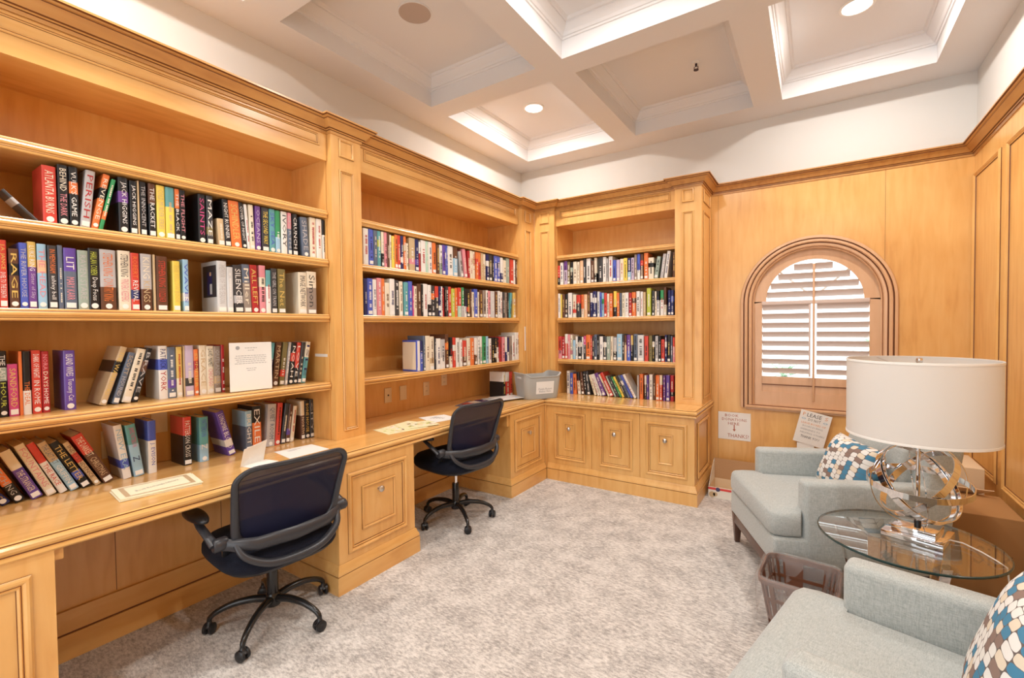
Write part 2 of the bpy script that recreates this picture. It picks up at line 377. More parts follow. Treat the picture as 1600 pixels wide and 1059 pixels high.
# ------------------------------------------------------------------ arched window with plantation shutters
win = empty('window_1', (WCX, 0, WSB), 0, 'arched window with wooden louvered shutters in the wood back wall', 'window', kind='structure')
def wb(m, name, mats, **k):
    m.v = [(x-WCX, y, z-WSB) for x, y, z in m.v]; return m.build(name, mats, win, **k)
def archpath(r, z0, y, seg=36):
    return [(WCX-r, y, z0)] + [(WCX-r*math.cos(math.pi*k/seg), y, WSP+r*math.sin(math.pi*k/seg)) for k in range(seg+1)] + [(WCX+r, y, z0)]
m = M()
CAS = [(0, 0), (0, .016), (.004, .022), (.022, .024), (.026, .014), (.030, .014), (.034, .026), (.048, .028), (.056, .022), (.059, .012), (.063, .012), (.067, .024), (.083, .020), (.090, .010), (.094, .010), (.098, .016), (.105, .006), (.106, 0)]
CASM = [1, 0, 0, 1, 1, 0, 0, 0, 1, 1, 0, 0, 0, 1, 0, 0, 0, 0]
m.sweep(archpath(.535, .715, -.012), CAS, (0, -1, 0), False, CASM, 1)
wb(m, 'casing', [SHUTTER, GLAZE], smooth=True, angle=30)
m = M(); m.sweep([(WCX-.49, -.012, .70), (WCX+.49, -.012, .70)], [(0, 0), (0, .02), (.006, .026), (.012, .024), (.016, .034), (.03, .036), (.034, .028), (.04, .028), (.046, .018), (.046, 0)], (0, -1, 0), False, [0, 0, 0, 1, 0, 0, 0, 1, 0, 0], -1)
wb(m, 'sill', [SHUTTER, GLAZE], smooth=True, angle=25)
# fixed shutter frame
m = M(); FY0, FY1 = .012, .040; seg = 36
def plate(m, outer, inner, y0, y1):
    for (o1, o2, i1, i2) in zip(outer, outer[1:], inner, inner[1:]):
        for y in (y0, y1): m.quad([(o1[0], y, o1[1]), (o2[0], y, o2[1]), (i2[0], y, i2[1]), (i1[0], y, i1[1])])
        m.quad([(i1[0], y0, i1[1]), (i2[0], y0, i2[1]), (i2[0], y1, i2[1]), (i1[0], y1, i1[1])])
AR = .337
A_o = [(WCX-WR*math.cos(math.pi*k/seg), WSP+WR*math.sin(math.pi*k/seg)) for k in range(seg+1)]
A_i = [(WCX-.005-AR*math.cos(math.pi*k/seg), WSP+.012+AR*math.sin(math.pi*k/seg)) for k in range(seg+1)]
plate(m, A_o, A_i, FY0, FY1)
m.box(WCX-WR, WCX-.372, FY0, FY1, WSB, WSP+.012); m.box(WCX+.366, WCX+WR, FY0, FY1, WSB, WSP+.012)
wb(m, 'shutter_frame', SHUTTER)
m = M(); m.box(WCX-.372, WCX+.366, FY0-.012, FY1, 1.603, 1.634); wb(m, 'shelf_rail', LOUVRE, bevel=.002)
m = M(); m.box(WCX-.372, WCX+.366, FY0, FY1, WSB, .86); m.box(WCX-.372, WCX+.366, FY0+.012, FY1, .86, .99); m.box(WCX-.372, WCX+.366, FY0+.004, FY0+.012, .918, .925, 1); wb(m, 'bottom_rail', [SHUTTER, GLAZE])
for k, (za, zb, nm) in enumerate(((.99, 1.603, 'louvers'), (1.634, 1.96, 'arch_louvers'))):
    for side in (0, 1):
        m = M(); z = zb-.036 if k == 0 else zb-.285
        zs = [1.594-.0775*i for i in range(8)] if k == 0 else [1.70+.075*i for i in range(4)]
        for z in zs:
            if k == 0: h0, h1 = (WCX-.372, WCX-.018) if side == 0 else (WCX+.022, WCX+.366)
            else:
                ch = math.sqrt(max(0, AR**2-(z+.02-WSP-.012)**2))+.01
                h0, h1 = (WCX-.005-ch, WCX-.006) if side == 0 else (WCX+.01, WCX-.005+ch)
            n = 10; ring = []
            for q in range(n):
                a = 2*math.pi*q/n; d, t = .036*math.cos(a), .0052*math.sin(a)
                ca, sa = math.cos(R(43)), math.sin(R(43)); ring.append((.052+d*ca-t*sa, z-.012-d*sa-t*ca))
            m.loft([[(h0, y, zz) for y, zz in ring], [(h1, y, zz) for y, zz in ring]])
        wb(m, nm, LOUVRE, smooth=True)
m = M(); m.box(WCX-.006, WCX+.010, -.002, .045, WSB+.06, 1.93); wb(m, 'meeting_stile', SHUTTER, bevel=.002)
m = M(); m.box(WCX-.032, WCX-.018, .004, .016, 1.0, 1.60); wb(m, 'tilt_rod', LOUVRE)
m = M()
for sx in (-1, 1):
    m.tube([(WCX, .1, 1.66), (WCX+sx*.26, .1, 1.90)], .008, 6)
wb(m, 'glazing_bar', MUNTIN)
m = M(); m.quad([(WCX-WR, .108, WSB), (WCX+WR, .108, WSB), (WCX+WR, .108, 2.06), (WCX-WR, .108, 2.06)]); wb(m, 'pane', GLASS)
# garden outside
LEAF = plain('palm_leaf', (.50, .68, .50), .6); m = M(); m.box(-4, 10, .4, 14, -.35, -.3)
struct(m.build('ground_outside', plain('pale_paving', (.75, .75, .72), .8)))
rnd = random.Random(5)
for i, (px, py, hh) in enumerate(((2.45, 3.0, 1.0), (3.5, 3.2, 1.35))):
    pt = empty('palm_shrub', (px, py, -.3), 0, ['spiky green palm shrub outside behind the left half of the louvers', 'taller green palm shrub outside behind the right half of the louvers'][i], 'shrub', 'palm shrubs outside the window')
    m = M(); m.tube([(0, 0, 0), (0, 0, hh)], .05, 8); m.build('trunk', plain('palm_trunk', (.4, .33, .25), .8), pt)
    m = M()
    for k in range(34):
        a = rnd.uniform(0, 6.28); el = rnd.uniform(.1, 1.3); L = rnd.uniform(.35, .6); P = []
        for t in (0, .35, .7, 1): P.append(Vector((math.cos(a)*math.cos(el)*L*t, math.sin(a)*math.cos(el)*L*t, hh+math.sin(el)*L*t-.25*t*t)))
        sd = Vector((-math.sin(a), math.cos(a), 0))
        for q in range(3):
            w0, w1 = (.02, .028, .02, .002)[q], (.02, .028, .02, .002)[q+1]
            m.quad([P[q]-sd*w0, P[q]+sd*w0, P[q+1]+sd*w1, P[q+1]-sd*w1])
    m.build('fronds', LEAF, pt)

# ------------------------------------------------------------------ ceiling fittings
for i, (cx, cy) in enumerate(CANS[:2]+CANS[2:]):
    lab = ['round recessed ceiling light in the coffer above the bookcase corner', 'round recessed ceiling light in the coffer nearest the window wall and right wall',
           'round recessed ceiling light in the middle coffer, past the top of the picture', 'round recessed ceiling light over the near bookcase', 'round recessed ceiling light over the near armchair', 'round recessed ceiling light nearest the front wall'][i]
    t = empty('recessed_light', (cx, cy, CT), 0, lab, 'ceiling light', 'recessed ceiling lights')
    m = M(); m.lathe([(.078, 0), (.092, 0), (.094, -.004), (.088, -.008), (.078, -.009), (.072, -.002)], seg=32); m.build('trim_ring', WHITEP, t, smooth=True)
    m = M(); m.lathe([(.0, -.001), (.078, -.001), (.078, -.006), (0, -.006)], seg=32); m.build('lamp_lens', LENS, t)
t = empty('ceiling_speaker', (.745, -2.405, CT), 0, 'round perforated speaker grille set flush in the coffer over the bookcase', 'speaker')
m = M(); m.lathe([(0, -.004), (.098, -.004), (.098, -.001), (0, -.001)], seg=40); m.build('grille', GRILLE, t)
m = M(); m.lathe([(.098, 0), (.104, 0), (.104, -.005), (.098, -.006)], seg=40); m.build('rim', CEILP, t, smooth=True)
t = empty('fire_sprinkler', (2.075, -.84, CT), 0, 'small dark fire sprinkler head in the middle coffer of the window side', 'sprinkler')
m = M(); m.lathe([(0, 0), (.03, 0), (.028, -.006), (.012, -.010), (0, -.010)], seg=20); m.build('escutcheon', WHITEP, t, smooth=True)
m = M(); m.tube([(0, 0, -.008), (0, 0, -.03)], .008, 10); m.tube([(-.012, 0, -.03), (-.014, 0, -.045), (0, 0, -.055)], .003, 6); m.tube([(.012, 0, -.03), (.014, 0, -.045), (0, 0, -.055)], .003, 6)
m.lathe([(0, -.053), (.018, -.054), (.018, -.057), (0, -.057)], seg=14); m.build('spray_head', DARKMETAL, t)

# ------------------------------------------------------------------ bookcase joinery
DK, UT = .762, 2.612       # worktop top, top of the uprights
SHZ = [2.145, 1.855, 1.525, 1.115]; ST = .045
NOSE = [(0, 0), (0, .045), (.004, .045), (.007, .041), (.007, .036), (.010, .033), (.013, .027), (.012, .020), (.006, .016), (.006, .012), (.010, .009), (.008, .002), (.004, 0)]
NOSE = [(a, b-.045) for a, b in NOSE]; NSM = [0, 0, 0, 0, 1, 0, 0, 0, 0, 1, 0, 0, 0]
def bay(name, label, y0, y1):
    t = empty('bookcase', (0, y0, DK), 0, label, 'bookcase', 'built-in bookcase bays')
    def pb(m, n, mats=MAPLE, **k):
        m.v = [(x, y-y0, z-DK) for x, y, z in m.v]; return m.build(n, mats, t, **k)
    m = M(); m.box(.001, .015, y0, y1, DK+.001, UT); pb(m, 'back_panel')
    m = M(); m.box(.015, .372, y0, y0+.004, DK+.001, 2.45); pb(m, 'side_panel')
    m = M(); m.box(.015, .372, y1-.004, y1, DK+.001, 2.45); pb(m, 'side_panel')
    m = M(); m.box(.015, .375, y0+.004, y1-.004, 2.45, 2.465); pb(m, 'top_board', MAPLE_H)
    for z in SHZ:
        m = M(); m.box(.015, .376, y0+.0045, y1-.0045, z-ST, z); m.sweep([(.376, y0+.0045, z), (.376, y1-.0045, z)], NOSE, (0, 0, 1), False, NSM)
        pb(m, 'shelf', [MAPLE_H, GLAZE], smooth=True, angle=25)
    m = M(); m.box(.365, .385, y0, y1, 2.44, UT); mold(m, 'x', .385, y0+.05, y1-.05, 2.515, 2.592, PM_FINE, PM_FINEM); pb(m, 'header', [MAPLE_H, GLAZE], smooth=True, angle=25)
    return t
bay('a', 'long bookcase bay behind the near office chair, leaning books along its bottom', -4.248, -2.793)
bay('b', 'bookcase bay behind the far office chair, half-empty lower shelf', -2.575, -.672)
# bay beside the window
t = empty('bookcase', (.66, -.02, DK), 0, 'bookcase bay nearest the arched window, above three cabinet doors', 'bookcase', 'built-in bookcase bays')
def pc(m, n, mats=MAPLE, **k):
    m.v = [(x-.66, y+.02, z-DK) for x, y, z in m.v]; return m.build(n, mats, t, **k)
X0, X1 = .652, 1.814
m = M(); m.box(.42, X1+.2, -.015, -.001, DK+.001, UT); pc(m, 'back_panel')
m = M(); m.box(X0, X0+.004, -.377, -.015, DK+.001, 2.45); pc(m, 'side_panel')
m = M(); m.box(X1-.004, X1, -.377, -.015, DK+.001, 2.45); pc(m, 'side_panel')
m = M(); m.box(X0+.004, X1-.004, -.38, -.015, 2.45, 2.465); pc(m, 'top_board', MAPLE_H)
for z in SHZ:
    m = M(); m.box(X0+.0045, X1-.0045, -.381, -.015, z-ST, z); m.sweep([(X0+.0045, -.381, z), (X1-.0045, -.381, z)], NOSE, (0, 0, 1), False, NSM)
    pc(m, 'shelf', [MAPLE, GLAZE], smooth=True, angle=25)
m = M(); m.box(X0, X1, -.39, -.37, 2.44, UT); mold(m, 'y', -.39, X0+.035, X1-.045, 2.515, 2.592, PM_FINE, PM_FINEM); pc(m, 'header', [MAPLE, GLAZE], smooth=True, angle=25)
# pilasters
def pilaster(label, x0, x1, y0, y1, faces):
    t = empty('pilaster', ((x0+x1)/2, (y0+y1)/2, DK), 0, label, 'pilaster', 'fluted pilasters between the bays')
    m = M(); m.box(x0, x1, y0, y1, DK+.0005, UT)
    for pl, c, a, b in faces:
        mold(m, pl, c, a, b, 2.475, 2.585, PM_SM, PM_SMM); mold(m, pl, c, a, b, .81, 2.40, PM_FINE, PM_FINEM)
    m.v = [(x-(x0+x1)/2, y-(y0+y1)/2, z-DK) for x, y, z in m.v]
    m.build('shaft', [MAPLE, GLAZE], t, smooth=True, angle=25)
pilaster('tall wooden pilaster at the near edge of the picture, over the first drawer cabinet', .001, .421, -4.47, -4.25, [('x', .421, -4.413, -4.307)])
pilaster('tall wooden pilaster between the two desk bays, above the drawer cabinet', .001, .421, -2.791, -2.577, [('x', .421, -2.737, -2.631)])
pilaster('wooden pilaster on the desk side of the inner corner, with a white strip', .016, .421, -.670, -.426, [('x', .421, -.61, -.50)])
pilaster('wooden pilaster on the window side of the inner corner', .422, .650, -.425, -.016, [('y', -.425, .485, .59)])
pilaster('end pilaster beside the wood wall, panelled on two faces', 1.816, 2.032, -.425, -.016, [('y', -.425, 1.876, 1.972), ('x', 2.032, -.36, -.075)])
cp = [(.385, -5.2), (.385, -4.47), (.421, -4.47), (.421, -4.25), (.385, -4.25), (.385, -2.791), (.421, -2.791), (.421, -2.577), (.385, -2.577), (.385, -.67), (.421, -.67), (.421, -.425), (.652, -.425), (.652, -.39), (1.816, -.39), (1.816, -.425), (2.032, -.425), (2.032, -.014)]
m = M(); m.sweep([(x, y, 2.612) for x, y in cp], CROWN, (0, 0, 1), False, CRM)
m.box(.002, .39, -5.2, -.395, 2.613, 2.676); m.box(.39, 2.03, -.39, -.014, 2.613, 2.676)
tag(m.build('crown_molding', [CROWNW, GLAZE], smooth=True, angle=25), 'stepped wooden crown molding running along the tops of the bookcases', 'crown molding')
# worktop
m = M(); m.box(.001, .672, -5.3, -.70, .714, DK); m.box(.001, 2.03, -.70, -.014, .714, DK)
EDGE = [(0, .062), (.010, .062), (.014, .058), (.014, .054), (.020, .052), (.025, .044), (.024, .034), (.016, .026), (.012, .022), (.012, .018), (.018, .014), (.020, .006), (.014, 0), (0, 0)]
EDM = [0, 0, 1, 0, 0, 0, 0, 0, 1, 0, 0, 0, 0, 0]
m.sweep([(.672, -5.3, .70), (.672, -.70, .70), (2.030, -.70, .70), (2.030, -.014, .70)], EDGE, (0, 0, 1), False, EDM)
tag(m.build('worktop', [MAPLE_TOP, GLAZE], smooth=True, angle=25), 'long L-shaped wooden worktop with molded edge under the bookcases', 'worktop')
CAP = [(0, 0), (0, .10), (.0, .155), (.004, .155), (.008, .150), (.012, .135), (.020, .120), (.022, .108), (.022, .103), (.019, .101), (.019, .098), (.024, .096), (.024, 0)]
CAP = [(a-.002, b) for a, b in CAP]; CPM = [0, 0, 0, 0, 0, 0, 0, 0, 1, 1, 0, 0, 0]
def knob(parent, x, y, z, face):
    m = M(); m.lathe([(.0, 0), (.010, 0), (.010, .003), (.005, .005), (.005, .012), (.013, .015), (.0185, .022), (.0185, .028), (.013, .034), (0, .036)], seg=18, axis=face[-1])
    s = 1 if face == 'x' else -1
    if s < 0: m.v = [(a, -b, c) for a, b, c in m.v]
    m.build('knob', NICKEL, parent, smooth=True, loc=(x, y, z))
def cab_left(label, y0, y1, outer, inner, cleats, sides=True):
    t = empty('base_cabinet', (.34, (y0+y1)/2, 0), 0, label, 'cabinet', 'base cabinets under the worktop')
    cx, cy = .34, (y0+y1)/2
    def off(m): m.v = [(x-cx, y-cy, z) for x, y, z in m.v]; return m
    m = M(); m.box(.03, .672, y0, y1, .09, .6995)
    off(m).build('carcass', MAPLE, t)
    m = M(); m.box(.672, .681, y0+.001, y1-.001, .156, .6995); mold(m, 'x', .681, outer[0], outer[1], .193, .640)
    mold(m, 'x', .681, inner[0], inner[1], .296, .543, PM_SM, PM_SMM)
    d = off(m).build('door', [MAPLE, GLAZE], t, smooth=True, angle=25)
    knob(d, .681-cx, (inner[0]+inner[1])/2-cy, .497, 'x')
    m = M(); m.sweep([(.03, y0, 0), (.681, y0, 0), (.681, y1, 0), (.03, y1, 0)] if sides else [(.03, y0, 0), (.681, y0, 0), (.681, y1, 0)], CAP, (0, 0, 1), False, CPM)
    off(m).build('plinth', [MAPLE_H, GLAZE], t, smooth=True, angle=25)
    for (a, b) in cleats:
        m = M(); m.box(.60, .664, a, b, .655, .6995); off(m).build('cleat', MAPLE, t)
    return t
cab_left('drawer cabinet at the near end of the desk, cut by the picture edge', -4.64, -4.08, (-4.583, -4.137), (-4.48, -4.24), [(-4.08, -4.055)])
cab_left('wooden drawer cabinet between the two office chairs, framed square panel', -2.976, -2.412, (-2.916, -2.478), (-2.822, -2.574), [(-2.99, -2.976)])
# corner cabinets: one on the desk side, one three-door run under the window bay
t = empty('base_cabinet', (.34, -1.0, 0), 0, 'narrow wooden cabinet beyond the far office chair, beside the inner corner', 'cabinet', 'base cabinets under the worktop')
def off(m): m.v = [(x-.34, y+1.0, z) for x, y, z in m.v]; return m
m = M(); m.box(.03, .672, -1.298, -.695, .09, .6995); off(m).build('carcass', MAPLE, t)
m = M(); m.box(.672, .681, -1.297, -.708, .156, .6995); mold(m, 'x', .681, -1.232, -.780, .193, .642); mold(m, 'x', .681, -1.128, -.895, .296, .543, PM_SM, PM_SMM)
d = off(m).build('door', [MAPLE, GLAZE], t, smooth=True, angle=25); knob(d, .681-.34, -1.008+1.0, .497, 'x')
m = M(); m.box(.56, .664, -1.322, -1.298, .60, .6995); off(m).build('cleat', MAPLE, t)
m = M(); m.sweep([(.03, -1.298, 0), (.681, -1.298, 0), (.681, -.717, 0)], CAP, (0, 0, 1), False, CPM); off(m).build('plinth', [MAPLE_H, GLAZE], t, smooth=True, angle=25)
t = empty('base_cabinet', (1.36, -.35, 0), 0, 'three-door wooden cabinet run under the window-side bookcase', 'cabinet', 'base cabinets under the worktop')
def off2(m): m.v = [(x-1.36, y+.35, z) for x, y, z in m.v]; return m
m = M(); m.box(.684, 2.03, -.684, -.016, .0, .6995); mold(m, 'x', 2.03, -.60, -.16, .19, .645); m.box(.6845, .724, -.692, -.684, .1, .6995); m.box(.6825, .699, -.7075, -.684, .1, .6995); off2(m).build('carcass', [MAPLE, GLAZE], t, smooth=True, angle=25)
for (a, b, o0, o1, i0, i1) in ((.724, 1.151, .776, 1.094, .878, .990), (1.154, 1.590, 1.224, 1.530, 1.314, 1.428), (1.593, 2.03, 1.641, 1.976, 1.743, 1.864)):
    m = M(); m.box(a, b, -.693, -.684, .156, .6995); mold(m, 'y', -.693, o0, o1, .196, .642); mold(m, 'y', -.693, i0, i1, .296, .545, PM_SM, PM_SMM)
    d = off2(m).build('door', [MAPLE, GLAZE], t, smooth=True, angle=25); knob(d, (i0+i1)/2-1.36, -.693+.35, .498, 'y')
m = M(); m.sweep([(.706, -.692, 0), (2.032, -.692, 0), (2.032, -.016, 0)], CAP, (0, 0, 1), False, CPM); off2(m).build('plinth', [MAPLE, GLAZE], t, smooth=True, angle=25)
# knee-space back panels
for (a, b, lab) in ((-4.05, -3.002, 'flat wooden panel at the back of the knee space behind the near office chair'), (-2.386, -1.324, 'flat wooden panel at the back of the knee space behind the far office chair')):
    t = empty('knee_panel', (.05, (a+b)/2, 0), 0, lab, 'panel', 'panels behind the knee spaces'); cy = (a+b)/2
    m = M(); m.box(.001, .085, a, b, 0, .6995)
    for f in (.28, .72): m.box(.085, .0862, a+(b-a)*f, a+(b-a)*f+.0025, .22, .70, 1)
    m.v = [(x-.05, y-cy, z) for x, y, z in m.v]; m.build('board', [MAPLE, GLAZE], t)
    m = M(); m.box(.0865, .100, a, b, .118, .215); m.box(.0865, .108, a, b, 0, .112); m.box(.0865, .101, a, b, .112, .118, 1); m.v = [(x-.05, y-cy, z) for x, y, z in m.v]; m.build('baseboard', [MAPLE_H, GLAZE], t)

# ------------------------------------------------------------------ plates and strips on the joinery
def plate_(x, y, z, lab, kind, w=.072, h=.116, name='outlet_plate'):
    t = empty(name, (x, y, z), 0, lab, 'outlet' if name == 'outlet_plate' else 'wall plate', 'ivory plates over the worktop')
    m = M(); m.box(0, .005, -w/2, w/2, -h/2, h/2); m.build('cover', IVORY, t, bevel=.0015)
    m = M()
    if kind == 'jack': m.box(.005, .008, -.006, .006, -.006, .006)
    elif kind == 'outlet':
        for dz in (-.02, .02):
            for dy in (-.006, .006): m.box(.005, .0055, dy-.0012, dy+.0012, dz-.005, dz+.005)
    else: m.box(.005, .0055, -.002, .002, -.002, .002)
    m.build('socket', INK if kind != 'blank' else IVORY, t)
plate_(.016, -2.032, .912, 'ivory jack plate nearest the pilaster, below the half-empty shelf', 'jack', name='jack_plate')
plate_(.016, -1.872, .912, 'blank ivory wall plate second from the pilaster, below the half-empty shelf', 'blank', name='blank_plate')
plate_(.016, -1.605, .915, 'ivory outlet plate third from the pilaster, below the half-empty shelf', 'outlet')
plate_(.016, -1.375, .968, 'small ivory outlet plate farthest along, tucked under the half-empty shelf', 'outlet', h=.10)
plate_(.016, -3.74, .90, 'ivory wall plate behind the leaning bottom books, near end', 'blank', .075, .13, name='blank_plate')
plate_(.016, -3.30, .915, 'ivory outlet plate on the back panel beyond the pale blue book', 'outlet', .075, .12)
plate_(.016, -3.545, .97, 'ivory wall plate behind the white and blue book on the desk', 'blank', .07, .11, name='blank_plate')
m = M(); m.box(.421, .424, -.636, -.619, 1.205, 1.442); tag(m.build('plastic_strip', WHITEP), 'white vertical plastic strip on the pilaster at the inner corner', 'strip')
m = M(); m.box(.235, .358, -2.799, -2.7975, 1.268, 1.285); tag(m.build('plastic_strip', WHITEP), 'short white horizontal strip on the side panel past the teal book', 'strip')
m = M(); m.loft([[(.30, -2.5695+d, .763), (.315, -2.5695+d, .763), (.315, -2.5695+d, .763+.12), (.30, -2.5695+d, .763+.12)] for d in (0, .003)]); tag(m.build('ruler', NICKEL), 'thin grey metal ruler leaning upright at the pilaster by the yellow maps', 'ruler')
